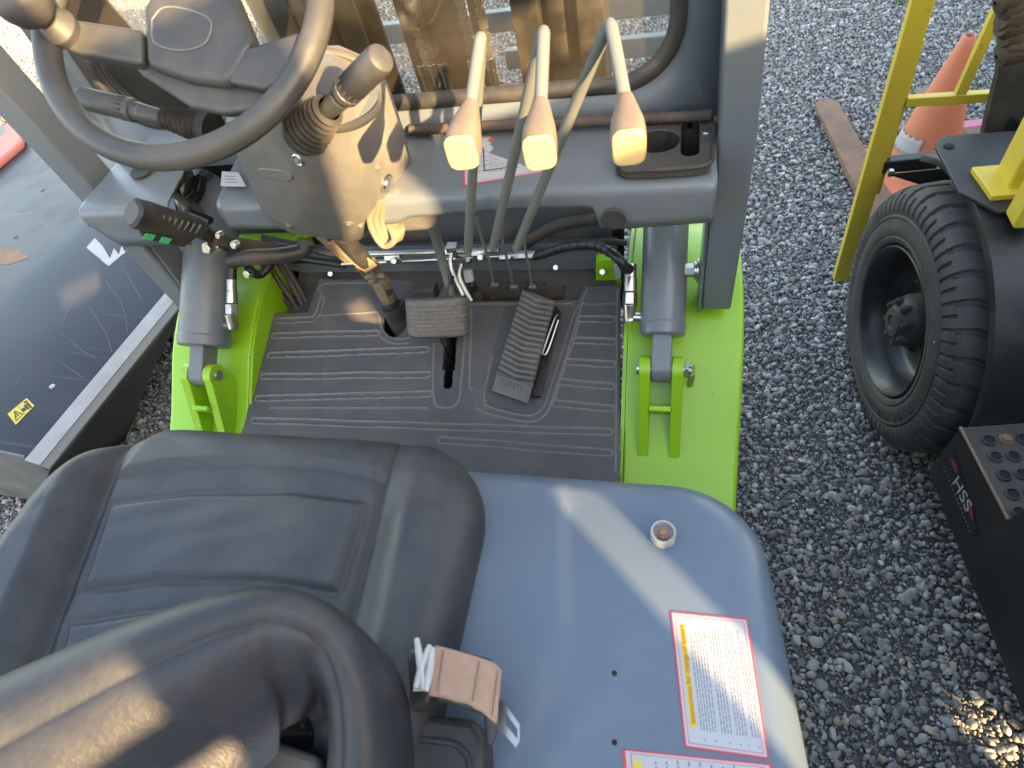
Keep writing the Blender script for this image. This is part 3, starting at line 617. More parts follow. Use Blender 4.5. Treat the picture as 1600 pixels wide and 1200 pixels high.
# steering column
near = [(345, 188, .70), (408, 335, .70), (452, 364, .705), (500, 213, .655), (572, 325, .70), (545, 377, .735), (520, 170, .655)]
farp = [(385, 85, .80), (440, 66, .83), (530, 64, .85), (585, 88, .86), (612, 130, .86), (640, 215, .85), (650, 262, .84), (640, 298, .83), (600, 345, .80), (430, 120, .72)]
colm = MB().hull([at(a, b_, y=c) for a, b_, c in near + farp] + [at(560, 380, y=.80), at(460, 366, y=.78)])
col = colm.build('column_housing', M['colplastic'], FL, bevel=.017, seg=5, angle=60)
def hit(px, py, o):
    dg = bpy.context.evaluated_depsgraph_get(); e = o.evaluated_get(dg); mi = e.matrix_world.inverted(); og = mi @ CAM; d = (mi.to_3x3() @ ray(px, py)).normalized()
    ok, loc, nr, _ = e.ray_cast(og, d); return (e.matrix_world @ loc, nr) if ok else (at(px, py, y=.75), V(0, -1, 0))
bpy.context.view_layer.update()
for px, py, r in ((466, 250, .009), (591, 262, .009), (604, 288, .016), (544, 350, .009), (452, 353, .007), (563, 352, .007)):
    p, nr = hit(px, py, col); mm = MB().lathe(p - nr * .004, nr, [(0, r), (.005, r), (.006, r * .8), (.0045, r * .62), (.0045, r * .55), (.008, r * .45), (.0085, .0005)], 24); mm.build('column_screw', M['steel'] if px in (604, 466) else M['colplastic'], col)
# slot moulding on the lower cover
p, nr = hit(430, 272, col); u = V(1, 0, 0); u = (u - nr * u.dot(nr)).normalized(); v = nr.cross(u)
MB().prism([p + u * (.024 * math.cos(t) + (.016 if math.cos(t) > 0 else -.016) - .0) * .8 + v * .009 * math.sin(t) - nr * .002 for t in np.linspace(0, 2 * math.pi, 25)[:-1]], nr * .004).build('moulded_slot', M['colplastic'], col, bevel=.002)
# instrument display
dp = []
for px, py in ((440, 92), (500, 85), (550, 95), (582, 125), (590, 165), (560, 195), (505, 200), (455, 150)):
    dp.append(hit(px, py, col))
nr = sum((q[1] for q in dp), V(0, 0, 0)).normalized(); c = sum((q[0] for q in dp), V(0, 0, 0)) / len(dp)
dpts = crv([q[0] + nr * .004 for q in dp] + [dp[0][0] + nr * .004], 5)[:-1]
MB().prism([q - nr * .006 for q in dpts], nr * .008).build('instrument_display', M['glassd'], col, bevel=.002)
MB().tube(dpts + [dpts[0]], .006, 10).build('display_bezel', M['wheelp'], col)
# shaft with universal joint down to the floor
S0, S1, S2, S3 = at(535, 368, y=.80), at(578, 420, y=.86), at(600, 452, y=.885), at(628, 508, y=.875)
MB().cyl(S0, S0.lerp(S1, .75), .017, 20).build('upper_shaft', M['plastic'], FL)
m = MB().cyl(S2.lerp(S3, .1), S3, .0165, 20).cyl(S2.lerp(S3, .45), S2.lerp(S3, .55), .025, 24).cyl(S2.lerp(S3, .5), S3 + (S3 - S2) * .6, .026, 24)
sh = m.build('steering_shaft', M['plastic'], FL, bevel=.001)
d1 = (S1 - S0).normalized(); d2 = (S3 - S2).normalized(); m = MB(); u = V(1, 0, 0)
for k in (-1, 1):
    m.bar(S1 - d1 * .03 + u * k * .013, S1 + d1 * .012 + u * k * .013, .006, .024, V(0, -1, 1)); 
v = d2.cross(u).normalized()
for k in (-1, 1): m.bar(S2 + d2 * .02 + v * k * .014, S2 - d2 * .024 + v * k * .014, .022, .006, v)
C = S1.lerp(S2, .35); m.cyl(C - u * .022, C + u * .022, .007, 14).cyl(C - v * .022, C + v * .022, .007, 14).cyl(S2 + d2 * .012, S2 + d2 * .03, .017, 20)
m.build('universal_joint', mat('dusty_joint', (.22, .17, .11), .55, metal=.5, dust=(.40, .30, .19), dscale=20, damt=.6), sh, bevel=.0015)
# tilt bracket and wiring beside the shaft
m = MB(); m.bar(at(520, 375, y=.80), at(580, 420, y=.84), .03, .005, V(0, -1, 1)); m.bar(at(500, 370, y=.79), at(545, 410, y=.83), .016, .004, V(0, -1, 1)); m.build('column_bracket', mat('tan_dust', (.26, .19, .12), .6, dust=(.42, .32, .2), dscale=10, damt=.6), FL, bevel=.0015)
for k in range(5):
    yk = .735 + .006 * k; pts = [at(590 + 5 * k, 312 + 2 * k, y=yk), at(578 + 9 * k, 340, y=yk), at(584 + 9 * k, 364 - k, y=yk), at(600 + 6 * k, 384 - 3 * k, y=yk), at(616 + 3 * k, 374 - 4 * k, y=yk), at(604 + 5 * k, 345, y=yk + .02)]
    MB().tube(crv(pts, 8), .0052, 10).build('wire_loom', mat('loom', (.20, .16, .11), .7, dust=(.4, .31, .2), dscale=20, damt=.7) if k == 0 else bpy.data.materials['loom'], FL)
MB().prism([at(a, b_, y=.80) for a, b_ in ((588, 312), (606, 308), (622, 345), (600, 352))], V(0, .01, 0)).build('column_gap', M['gap'], col)
MB().hull([at(a, b_, y=yy) for a, b_ in ((612, 300), (665, 300), (690, 340), (672, 358), (625, 362), (618, 340)) for yy in (.775, .80)]).build('column_cover', M['colplastic'], FL, bevel=.006)
# parking brake lever on the left
ax = [at(205, 332, y=.66), at(250, 343, y=.69), at(288, 352, y=.715)]
bk = at(360, 385, y=.78); d = (ax[2] - ax[0]).normalized(); u = V(0, -.5, .86); u = (u - d * u.dot(d)).normalized(); v = d.cross(u)
m = MB(); v = v if v.dot(CAM - ax[0]) > 0 else -v; stn = [(0, .015, .017), (.004, .0195, .022), (.022, .0195, .022), (.06, .0165, .020), (.10, .0145, .018), (.118, .012, .016)]
def fn(i, j):
    h, a, b_ = stn[j]; th = 2 * math.pi * i / 28; c, s_ = math.cos(th), math.sin(th); q = 3; f = (abs(c) ** q + abs(s_) ** q) ** (-1 / q); return ax[0] + d * h + v * a * f * c + u * b_ * f * s_
m.grid(fn, 28, len(stn), cu=True); m.f.append(tuple(range(27, -1, -1)))
pk = m.build('parking_brake_grip', M['plastic'], FL)
m = MB()
for q in range(7): 
    c = ax[0] + d * (.036 + .0105 * q) + u * .010 + v * .0145; m.bar(c - u * .009, c + u * .009, .002, .004, v)
m.build('grip_ridge', M['rod'], pk)
m = MB().bar(ax[0] + d * .10, bk, .012, .022, u); m.build('brake_arm', M['black'], pk, bevel=.002)
m = MB().prism([ax[0] - u * .012 + d * .01 + v * .012, ax[0] - u * .012 + d * .11 + v * .012, ax[0] - u * .036 + d * .10 + v * .014, ax[0] - u * .036 + d * .03 + v * .014], -v * .022); m.build('release_trigger', M['plastic'], pk, bevel=.003)
for q in (.035, .062):
    c = ax[0] + d * q - u * .027 + v * .0142; MB().prism([c - d * .008 - u * .006, c + d * .008 - u * .006, c + d * .008 + u * .006, c - d * .008 + u * .006], v * .0012).build('green_mark', M['greenlab'], pk)
m = MB().bar(at(330, 375, y=.75), at(475, 395, y=.86), .02, .03, V(0, -1, 1)); m.build('brake_bracket', M['dark'], FL, bevel=.003)
MB().tube(crv([at(358, 408, y=.74), at(390, 402, y=.75), at(430, 400, y=.77), at(472, 392, y=.80), at(478, 378, y=.81)], 6), .014, 14).build('black_handle', M['plastic'], FL)
m = MB()
for px, py, r in ((313, 357, .009), (372, 380, .007), (348, 365, .006), (330, 385, .010), (392, 425, .008)): 
    c = at(px, py, y=.745); MB().cyl(c, c + V(-.002, -.012, .004), r, 6).build('bracket_bolt', M['steel'], FL, bevel=.001)
MB().cyl(at(322, 392, y=.75), at(345, 384, y=.75), .008, 16).build('bracket_pin', M['steel'], FL, bevel=.001)
for k in range(9):
    a0 = RNG.uniform(275, 335), RNG.uniform(258, 275); a1 = RNG.uniform(280, 335), RNG.uniform(345, 372)
    MB().tube(crv([at(*a0, y=.93), at(RNG.uniform(272, 335), 300, y=.92 + .01 * k), at(RNG.uniform(278, 330), 325, y=.9), at(*a1, y=.88)], 6), RNG.choice([.003, .005, .008]), 8).build('wire', M['gloss'] if k % 3 else M['dark'], FL)
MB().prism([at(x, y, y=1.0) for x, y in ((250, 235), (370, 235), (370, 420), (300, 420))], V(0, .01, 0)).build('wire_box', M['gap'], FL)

# steering wheel
SW = V(-.05, .66, 1.303); t_, a_ = .6, .16
SN = V(math.sin(t_) * math.sin(a_), -math.sin(t_) * math.cos(a_), math.cos(t_)).normalized()
def atw(px, py, h=0):
    d = ray(px, py); o = SW + SN * h; k = (o - CAM).dot(SN) / d.dot(SN); return CAM + k * d
# centre and radius from three rim points seen in the picture
e = [atw(*p) for p in ((59, 100), (262, 266), (521, 5))]
u1 = (e[1] - e[0]).normalized(); w1 = (u1.cross(e[2] - e[0])).normalized(); v1 = w1.cross(u1)
bx = (e[1] - e[0]).dot(u1); cx, cy = (e[2] - e[0]).dot(u1), (e[2] - e[0]).dot(v1); hh = ((cx - bx / 2) ** 2 + cy ** 2 - (bx / 2) ** 2) / (2 * cy)
WC = e[0] + u1 * bx / 2 + v1 * hh; WR = (WC - e[0]).length; print('wheel', WC, WR)
su, sv = frame(SN); rt = .0145; m = MB(); R_ = WR - rt
def fn(i, j):
    A = 2 * math.pi * i / 128; B = 2 * math.pi * j / 20; r = R_ + rt * math.cos(B); return WC + (su * math.cos(A) + sv * math.sin(A)) * r + SN * (rt * math.sin(B))
m.grid(fn, 128, 21, cu=True); sw = m.build('steering_wheel', M['wheelp'], FL, angle=80)
hub = [(222, 12), (245, -40), (350, -40), (392, 62), (372, 110), (352, 128), (290, 120), (226, 98)]
top = [atw(a, b_, -.004) for a, b_ in hub]; cc = sum(top, V(0, 0, 0)) / len(top); low = [cc + (p - cc) * .72 - SN * .06 + V(0, .012, 0) for p in top]
MB().hull(top + [cc + (p - cc) * 1.02 - SN * .022 for p in top] + low).build('wheel_hub', M['wheelp'], sw, bevel=.009, seg=4)
ub = [(205, 62), (232, 40), (385, 55), (446, 104), (440, 150), (402, 176), (345, 180), (292, 168), (238, 128), (208, 112)]
MB().hull([atw(a, b_, -.020) for a, b_ in ub] + [cc + (atw(a, b_, -.028) - cc) * .86 - SN * .030 for a, b_ in ub]).build('hub_underside', M['wheelp'], sw, bevel=.010, seg=4)
pad = [atw(a, b_, -.0035) for a, b_ in ((238, 30), (256, 12), (290, 14), (322, 26), (331, 40), (322, 66), (300, 77), (270, 78), (246, 70), (238, 58))]
MB().tube(crv(pad + [pad[0]], 5), .0012, 8).build('horn_pad_ring', M['rod'], sw)
MB().prism([p - SN * .003 for p in crv(pad + [pad[0]], 5)[:-1]], SN * .0035).build('horn_pad', M['wheelp'], sw, bevel=.001)
for q, hh_ in (([(80, 38), (118, 28), (222, 44), (222, 100), (120, 82), (92, 72)], -.010), ([(382, 72), (440, 62), (490, 40), (492, 88), (455, 105), (415, 140), (352, 128)], -.012), ([(250, -30), (330, -30), (300, -190), (250, -190)], -.010)):
    m = MB(); P_ = [atw(a, b_, -.004) for a, b_ in q]; c = sum(P_, V(0, 0, 0)) / len(P_)
    m.hull(P_ + [c + (p - c) * .9 - SN * .022 for p in P_]); m.build('wheel_spoke', M['wheelp'], sw, bevel=.006, seg=3)
kc = atw(68, 20, .02); MB().lathe(atw(98, 48), SN, [(-.006, .019), (.006, .022), (.014, .017), (.02, .012), (.03, .011)], 28).build('spinner_base', M['wheelp'], sw, bevel=.001)
kp = atw(98, 48) + SN * .055; m = MB().lathe(kp, SN, [(-.03, .011), (-.026, .019), (-.017, .0255), (-.004, .0285), (.008, .0275), (.016, .022), (.020, .013), (.021, .001)], 32); m.build('spinner_knob', M['wheelp'], sw)
# stalks with bellows
def stalk(pb, pt_, yb, yt, rt2, ringed):
    A = at(*pb, y=yb); B = at(*pt_, y=yt); d = (B - A); L = d.length; d.normalize(); prof = [(-.012, .0005), (-.012, .026)]; nb = 8
    for k in range(nb):
        r0 = (.031 if rt2 > .015 else .026) - .013 * k / nb; q_ = L * .36 / nb; prof += [(q_ * k, r0 - .001), (q_ * (k + .25), r0), (q_ * (k + .45), r0 - .006), (q_ * (k + .8), r0 - .006)]
    b0 = MB().lathe(A, d, prof, 26).build('stalk_bellows', M['rubber'], FL, angle=80)
    MB().lathe(A, d, [(L * .29, .0105), (L * .48, .0125), (L * .55, .0135), (L * .56, .0165), (L * .60, .0168), (L * .605, .0155), (L * .66, .0158), (L * .665, .0165), (L * .96, .0160), (L * .985, .0145), (L, .010), (L, .0005)], 28).build('stalk_grip', M['wheelp'], b0, angle=40)
    m = MB()
    for k in range(14):
        a = 2 * math.pi * k / 14; u, v = frame(d); q = A + d * L * .61 + (u * math.cos(a) + v * math.sin(a)) * .0160; m.bar(q, q + d * L * .05, .002, .002)
    m.build('grip_ribs', M['wheelp'], b0)
    m = MB().cyl(A + d * L * .50, A + d * L * .505, .0129, 24); m.build('dial_mark', M['rod'], b0)
stalk((478, 206), (598, 88), .665, .625, .016, 0)
stalk((322, 200), (124, 152), .74, .76, .014, 1)

# ------------------------------------------------------------------ hood and seat
def rbox_ray(cx, cy, x0, x1, y0, y1, r, th):
    # distance from (cx,cy) along th to the rounded box
    dx, dy = math.cos(th), math.sin(th); lo, hi = 0, 3
    for _ in range(26):
        t = (lo + hi) / 2; x, y = cx + dx * t, cy + dy * t
        if rsdf(x, y, x0, x1, y0, y1, r) < 0: lo = t
        else: hi = t
    return lo
def rsdf(x, y, x0, x1, y0, y1, r):
    qx = abs(x - (x0 + x1) / 2) - (x1 - x0) / 2 + r; qy = abs(y - (y0 + y1) / 2) - (y1 - y0) / 2 + r
    return math.hypot(max(qx, 0), max(qy, 0)) + min(max(qx, qy), 0) - r
def cushion(cx, cy, x0, x1, y0, y1, r, na, nr, hfun, rim, zskirt, warp=lambda x, y: (x, y), amin=0, amax=2 * math.pi, radii=None):
    m = MB(); P = []; R = radii or [(k / nr) ** .8 for k in range(nr + 1)]
    B = [(th, rbox_ray(cx, cy, x0, x1, y0, y1, r, th)) for th in [2 * math.pi * i / na for i in range(na)]]
    X = np.array([[cx + math.cos(th) * L * q for th, L in B] for q in R]); Y = np.array([[cy + math.sin(th) * L * q for th, L in B] for q in R])
    D = np.array([[-rsdf(X[a, b_], Y[a, b_], x0, x1, y0, y1, r) for b_ in range(na)] for a in range(len(R))])
    e = np.clip(D / rim, 0, 1); drop = rim * (1 - np.sqrt(np.clip(1 - (1 - e) ** 2, 0, 1)))
    X, Y = warp(X, Y); Z = hfun(X, Y, D) - drop
    vs = [V(X[a, b_], Y[a, b_], Z[a, b_]) for a in range(len(R)) for b_ in range(na)]; nR = len(R)
    for k, (dz) in enumerate(zskirt): vs += [V(X[-1, b_] + (.0) * k, Y[-1, b_], Z[-1, b_] - dz) for b_ in range(na)]
    nR += len(zskirt)
    m.add(vs, [(a * na + b_, a * na + (b_ + 1) % na, (a + 1) * na + (b_ + 1) % na, (a + 1) * na + b_) for a in range(nR - 1) for b_ in range(na)]); return m
def hwarp(X, Y): return X * (1 + .17 * (.36 - Y)), Y
HZ = .912
def hh2(X, Y, D):
    g = dline(X, Y, [(.375, .31), (.395, .2), (.425, .02), (.44, -.2)]); k = 1 / (1 + np.exp(-(X - (.372 + .16 * (.31 - Y))) / .0035))
    return HZ + .0085 * (1 - k) * np.clip((.36 - Y) / .05, 0, 1) - .02 * np.clip((Y - .22) / .15, 0, 1) ** 2 - .0 * g
radii = [0, .2, .4, .55, .65] + list(np.linspace(.70, 1.0, 90))
hd = cushion(.2, -.25, -.22, .575, -1.1, .372, .09, 900, 0, hh2, .040, [.02, .10, .3], hwarp, radii=radii).build('hood', M['hood'], FL, angle=60)
MB().hull([V(x * (1 + .17 * (.36 - y)), y, z) for x in (-.20, .55) for y in (.33, -1.2) for z in (.25, .84)]).build('body', M['grey'], FL, bevel=.02)
MB().box((.50, .425, .455), (.16, .03, .012)).build('step_edge', M['black'], FL, bevel=.003)
# cap with bolt, small holes
c = at(1036, 838, z=HZ - .001); cp = MB().lathe(c, (0, 0, 1), [(-.002, .0125), (.011, .0125), (.012, .0118), (.011, .0105), (.003, .0100), (.003, .0005)], 36).build('cap_ring', M['alu'], FL)
MB().cyl(c + V(0, 0, .003), c + V(0, 0, .008), .0062, 20).cyl(c + V(0, 0, .008), c + V(0, 0, .0105), .0042, 6).build('cap_bolt', M['rust'], cp, bevel=.0006)
for p in ((960, 1052), (960, 1160)): q = hit(*p, hd)[0]; MB().cyl(q - V(0, 0, .004), q + V(0, 0, .0004), .0024, 16).build('screw_hole', M['gap'], FL)
def qz(px, py, z=HZ): return at(px, py, z=z)
def sticker(c4, z, parent, rows, header, grid=False, lines='x'):
    # c4: corners top-left, top-right, bottom-right, bottom-left in the picture
    A, B, C, D = c4; up = V(0, 0, 1)
    def P(u, v, h=0): return A.lerp(B, u).lerp(D.lerp(C, u), v) + up * h
    def quad(u0, v0, u1, v1, h): return [P(u0, v0, h), P(u1, v0, h), P(u1, v1, h), P(u0, v1, h)]
    o = MB().prism(quad(0, 0, 1, 1, 0), up * .0006).build('label', M['red'], parent, bevel=.0002, seg=1)
    MB().prism(quad(.022, .014, .978, .986, .0006), up * .0001).build('label_field', M['white'], o)
    m = MB(); wl = .006
    for a in ((.055, .03, .062, .97), (.938, .03, .945, .97), (.055, .03, .945, .035), (.055, .965, .945, .97)): m.prism(quad(*a, .0007), up * .0001)
    m.build('label_border', M['red'], o)
    return o, P, quad
Z1 = HZ + .0002
c4 = [qz(1047, 955, Z1), qz(1168, 967, Z1), qz(1202, 1187, Z1), qz(1070, 1168, Z1)]
o, P, quad = sticker(c4, Z1, FL, 0, '')
MB().prism(quad(.10, .10, .175, .86, .0007), V(0, 0, .0001)).build('label_band', M['yel'], o, bevel=.00003)
tm = MB(); U = (c4[0] - c4[3]).normalized(); W = (c4[0] - c4[1]).normalized()
text_mesh(tm, 'Instructions for charge of battery', P(.1375, .47, .0011), U, W, .0060, .0003); tm.build('label_title', M['orange'], o)
m = MB()
for r in range(20):
    u = .225 + r * .036
    if r in (6, 11, 16): continue
    v = .93 - .0 * r; first = True; end = .08 + RNG.random() * (.5 if r in (1, 5, 10, 15, 19) else .12)
    v -= .06
    while v > end:
        L = RNG.uniform(.012, .05); m.prism(quad(u, max(v - L, end), u + .012, v, .0007), V(0, 0, .00008)); v -= L + .008
for u in (.25, .38, .55, .68, .77, .90): m.prism(quad(u, .925, u + .016, .935, .0007), V(0, 0, .00008))
m.build('label_text', mat('faint_ink', (.12, .125, .15), .6), o)
c4 = [qz(972, 1170, Z1), qz(1206, 1194, Z1), qz(1245, 1420, Z1), qz(990, 1390, Z1)]
o, P, quad = sticker(c4, Z1, FL, 0, ''); MB().prism(quad(.07, .08, .13, .9, .0007), V(0, 0, .0001)).build('label_band', M['yel'], o)
m = MB()
for r in range(9):
    u = .22 + r * .075; v = .93
    while v > .07: L = RNG.uniform(.012, .05); m.prism(quad(u, v - L, u + .010, v, .0007), V(0, 0, .00008)); v -= L + .01
m.build('label_text', bpy.data.materials['faint_ink'], o)
zd = 1.029
c4 = [at(722, 216, z=zd), at(861, 207, z=zd - .002), at(864, 266, z=zd - .008), at(724, 291, z=zd - .009)]
o, P, quad = sticker(c4, zd, FL, 0, ''); m = MB()
MB().prism(quad(.30, .07, .62, .13, .0007), V(0, 0, .0001)).build('label_band', M['orange'], o)
for r in range(13):
    u = .12 if r % 2 else .3
    while u < (.62 if r > 3 else .5): L = RNG.uniform(.01, .05); m.prism(quad(u, .2 + r * .05, u + L, .2 + r * .05 + .014, .0007), V(0, 0, .00008)); u += L + .012
for k in range(7): m.prism(quad(.66 + k * .035, .36, .665 + k * .035, .78, .0007), V(0, 0, .00008)); m.prism(quad(.66, .36 + k * .07, .875, .37 + k * .07, .0007), V(0, 0, .00008))
m.build('label_text', M['ink'], o)
m = MB()
for a in ((.16, .28, .25, .295), (.235, .28, .25, .78), (.235, .765, .62, .78)): m.prism(quad(*a, .0008), V(0, 0, .0001))
m.build('label_line', M['blackink'], o)
c4 = [at(347, 268, z=1.031), at(373, 270, z=1.031), at(385, 292, z=1.028), at(345, 291, z=1.028)]
o = MB().prism(c4, V(0, 0, .0006)).build('label', M['white'], FL); m = MB()
for r in range(3): m.prism([c4[0].lerp(c4[3], .3 + .2 * r).lerp(c4[1].lerp(c4[2], .3 + .2 * r), k) + V(0, 0, .0006) for k in (.15, .7)] + [c4[0].lerp(c4[3], .36 + .2 * r).lerp(c4[1].lerp(c4[2], .36 + .2 * r), k) + V(0, 0, .0006) for k in (.7, .15)], V(0, 0, .0001))
m.build('label_text', M['ink'], o)
# seat cushion
def xyz(L, z=.945): return [tuple(at(a, b_, z=z)[:2]) for a, b_ in L]
LB = xyz([(190, 690), (75, 990), (20, 1130)]); RB = xyz([(612, 680), (572, 850), (535, 1000), (500, 1150)])
PN = xyz([(168, 784), (300, 768), (450, 766), (572, 780), (528, 925), (400, 905), (250, 905), (124, 922)]); PN2 = xyz([(102, 972), (250, 950), (420, 950), (520, 975), (480, 1150), (60, 1150)])
FS = xyz([(178, 748), (250, 732), (380, 724), (500, 728), (598, 750)])
def sst(x): x = np.clip(x, 0, 1); return x * x * (3 - 2 * x)
def seat_h(X, Y, D):
    xl_ = np.interp(Y, [p[1] for p in LB][::-1], [p[0] for p in LB][::-1]); xr_ = np.interp(Y, [p[1] for p in RB][::-1], [p[0] for p in RB][::-1])
    h = .940 + .034 * sst((X - xr_ + .004) / .055) * (1 - .55 * sst((Y - .24) / .12)) + .028 * sst((xl_ - X - .002) / .05) * (1 - .5 * sst((Y - .24) / .12))
    h -= .011 * np.exp(-((X - xl_ + .006) / .010) ** 2) + .006 * np.exp(-((X - xr_ - .002) / .006) ** 2)
    inside = (X > xl_ + .004) & (X < xr_ - .004)
    yf = np.interp(X, [p[0] for p in FS], [p[1] for p in FS]); h += .009 * sst((Y - yf) / .014) * np.clip((np.minimum(X - FS[0][0], FS[-1][0] - X) + .01) / .02, 0, 1)
    for P_, hgt in ((PN, .006), (PN2, .006)):
        ip = in_poly(X, Y, P_); d = dline(X, Y, P_ + [P_[0]]); h += np.where(ip, hgt * sst(d / .014 + .3), hgt * sst(.3 - d / .018)) - .0028 * np.exp(-(d / .0045) ** 2)
    h -= .012 * sst((Y - .30) / .08); h += .0008 * np.sin(X * 60 + 3 * np.sin(Y * 40)) * np.sin(Y * 70)
    return h
st_ = cushion(0, .12, -.272, .296, -.25, .380, .13, 620, 0, seat_h, .040, [.004, .03, .07, .1], radii=list(np.linspace(0, 1, 170))).build('seat_cushion', M['vinyl'], FL, angle=75)
# seat back: a rolled rim that wraps forward on the right, with a hollow rear shell
rim = [(-260, 1120, 1.12, 1.7), (-120, 1062, 1.12, 1.6), (0, 1010, 1.12, 1.45), (110, 967, 1.12, 1.3), (200, 935, 1.12, 1.15), (300, 905, 1.118, 1.0), (380, 892, 1.115, .86), (440, 895, 1.11, .74), (500, 922, 1.10, .64), (545, 965, 1.085, .60), (575, 1030, 1.07, .61), (592, 1110, 1.05, .67), (600, 1200, 1.03, .76), (606, 1320, 1.0, 1.0), (600, 1450, .97, 1.0)]
cen = crv([at(a, b_, z=c) for a, b_, c, _ in rim], 10); wf = [p.x for p in crv([V(q[3], 0, 0) for q in rim], 10)]
prof = [(.012, -.24), (.004, -.15), (.0, -.05), (.002, -.028), (.008, -.012), (.018, -.003), (.028, .0), (.036, -.002), (.042, -.006), (.045, -.010), (.0465, -.0105), (.048, -.010), (.054, -.012), (.062, -.018), (.070, -.028), (.077, -.042), (.084, -.060), (.092, -.076), (.104, -.088), (.122, -.094)]
m = MB(); nP = len(cen)
tang = [(cen[min(i + 3, nP - 1)] - cen[max(i - 3, 0)]).normalized() for i in range(nP)]
def fn(i, j):
    a, b_ = prof[i]; t = tang[j]; nin = V(t.y, -t.x, 0).normalized(); s_ = wf[j]
    return cen[j] + nin * a * s_ + V(0, 0, 1) * (b_ if b_ < -.2 else b_ * (.6 + .4 * s_))
m.grid(fn, len(prof), nP); sb = m.build('seat_back', M['vinyl'], FL, angle=80, sub=1)
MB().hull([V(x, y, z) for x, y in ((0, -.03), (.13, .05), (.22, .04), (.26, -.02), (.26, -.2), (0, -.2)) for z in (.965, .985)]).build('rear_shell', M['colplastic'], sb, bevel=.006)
# belt retractor box, buckle, tongue
zz = .955
bx_ = [at(a, b_, z=zz) for a, b_ in ((612, 1108), (742, 1122), (758, 1150), (760, 1330), (600, 1330))]
m = MB().hull(bx_ + [p - V(0, 0, .09) for p in bx_]); bb = m.build('belt_box', M['plastic'], FL, bevel=.008, seg=4)
lip = [at(a, b_, z=zz + .0005) for a, b_ in ((606, 1152), (700, 1160), (722, 1172), (734, 1200), (738, 1330))]
MB().tube(crv(lip, 6), .0025, 8).build('box_ridge', M['plastic'], bb)
bk_ = [at(a, b_, z=z_) for a, b_, z_ in ((640, 1010, .975), (668, 1010, .98), (690, 1030, .98), (668, 1100, .975), (640, 1115, .965), (612, 1100, .96))]
MB().hull(bk_ + [p - V(0, 0, .03) for p in bk_]).hull([at(a, b_, z=z_) for a, b_ in ((655, 1000), (770, 1030), (778, 1050), (765, 1120), (680, 1095)) for z_ in (.962, .985)]).build('belt_buckle', M['plastic'], FL, bevel=.004, seg=3)
m = MB()
SU = [(680, 1008), (700, 1013), (740, 1024), (770, 1034), (784, 1046)]; SL = [(669, 1086), (690, 1090), (730, 1100), (752, 1112), (776, 1132)]; zs = [.990, .9915, .991, .990, .986]
def fn(i, j):
    k = i / 24 * (len(SU) - 1); a = min(int(k), len(SU) - 2); f = k - a
    U_ = at(SU[a][0] + (SU[a + 1][0] - SU[a][0]) * f, SU[a][1] + (SU[a + 1][1] - SU[a][1]) * f, z=zs[a] + (zs[a + 1] - zs[a]) * f); L_ = at(SL[a][0] + (SL[a + 1][0] - SL[a][0]) * f, SL[a][1] + (SL[a + 1][1] - SL[a][1]) * f, z=zs[a] + (zs[a + 1] - zs[a]) * f - .002)
    return U_.lerp(L_, j / 12) + V(0, 0, .0006 * math.sin(j * 1.1) * math.sin(i * .9))
m.grid(fn, 25, 13); tg = m.build('belt_tag', M['tan'], FL, solid=.003)
m = MB()
for c_ in (4, 14, 22): m.bar(fn(c_, 1) + V(0, 0, .001), fn(c_, 11) + V(0, 0, .001), .0008, .0008)
m.build('stitching', mat('stitch', (.22, .13, .09), .8), tg)
tq = [at(a, b_, z=.962) for a, b_ in ((778, 1092), (786, 1095), (812, 1132), (812, 1158), (806, 1168), (780, 1138))]
tt = MB().prism(tq, V(0, 0, -.0025)).build('belt_tongue', M['steel'], FL)
hq = [at(a, b_, z=.97) for a, b_ in ((787, 1110), (806, 1136), (806, 1152), (787, 1128))]; cut(tt, MB().prism(hq, V(0, 0, -.02)))
MB().hull([at(a, b_, z=z_) for a, b_ in ((756, 1110), (776, 1118), (776, 1150), (768, 1168), (758, 1160)) for z_ in (.965, .985)]).build('tongue_grip', M['plastic'], tt, bevel=.003)
pt2 = MB()
for L in ([(651, 998), (656, 1030), (662, 1078)], [(672, 1008), (660, 1040), (650, 1075)], [(676, 1012), (672, 1045), (665, 1080)]):
    c = crv([at(a, b_, z=.990) for a, b_ in L], 6); pt2.tube(c, [.0022 + .0012 * math.sin(3 * i / len(c)) for i in range(len(c))], 8)
pt2.hull([at(a, b_, z=z_) for a, b_ in ((664, 1012), (680, 1012), (668, 1080), (645, 1080)) for z_ in (.986, .988)])
pa = pt2.build('twisted_paper', M['paper'], FL); 

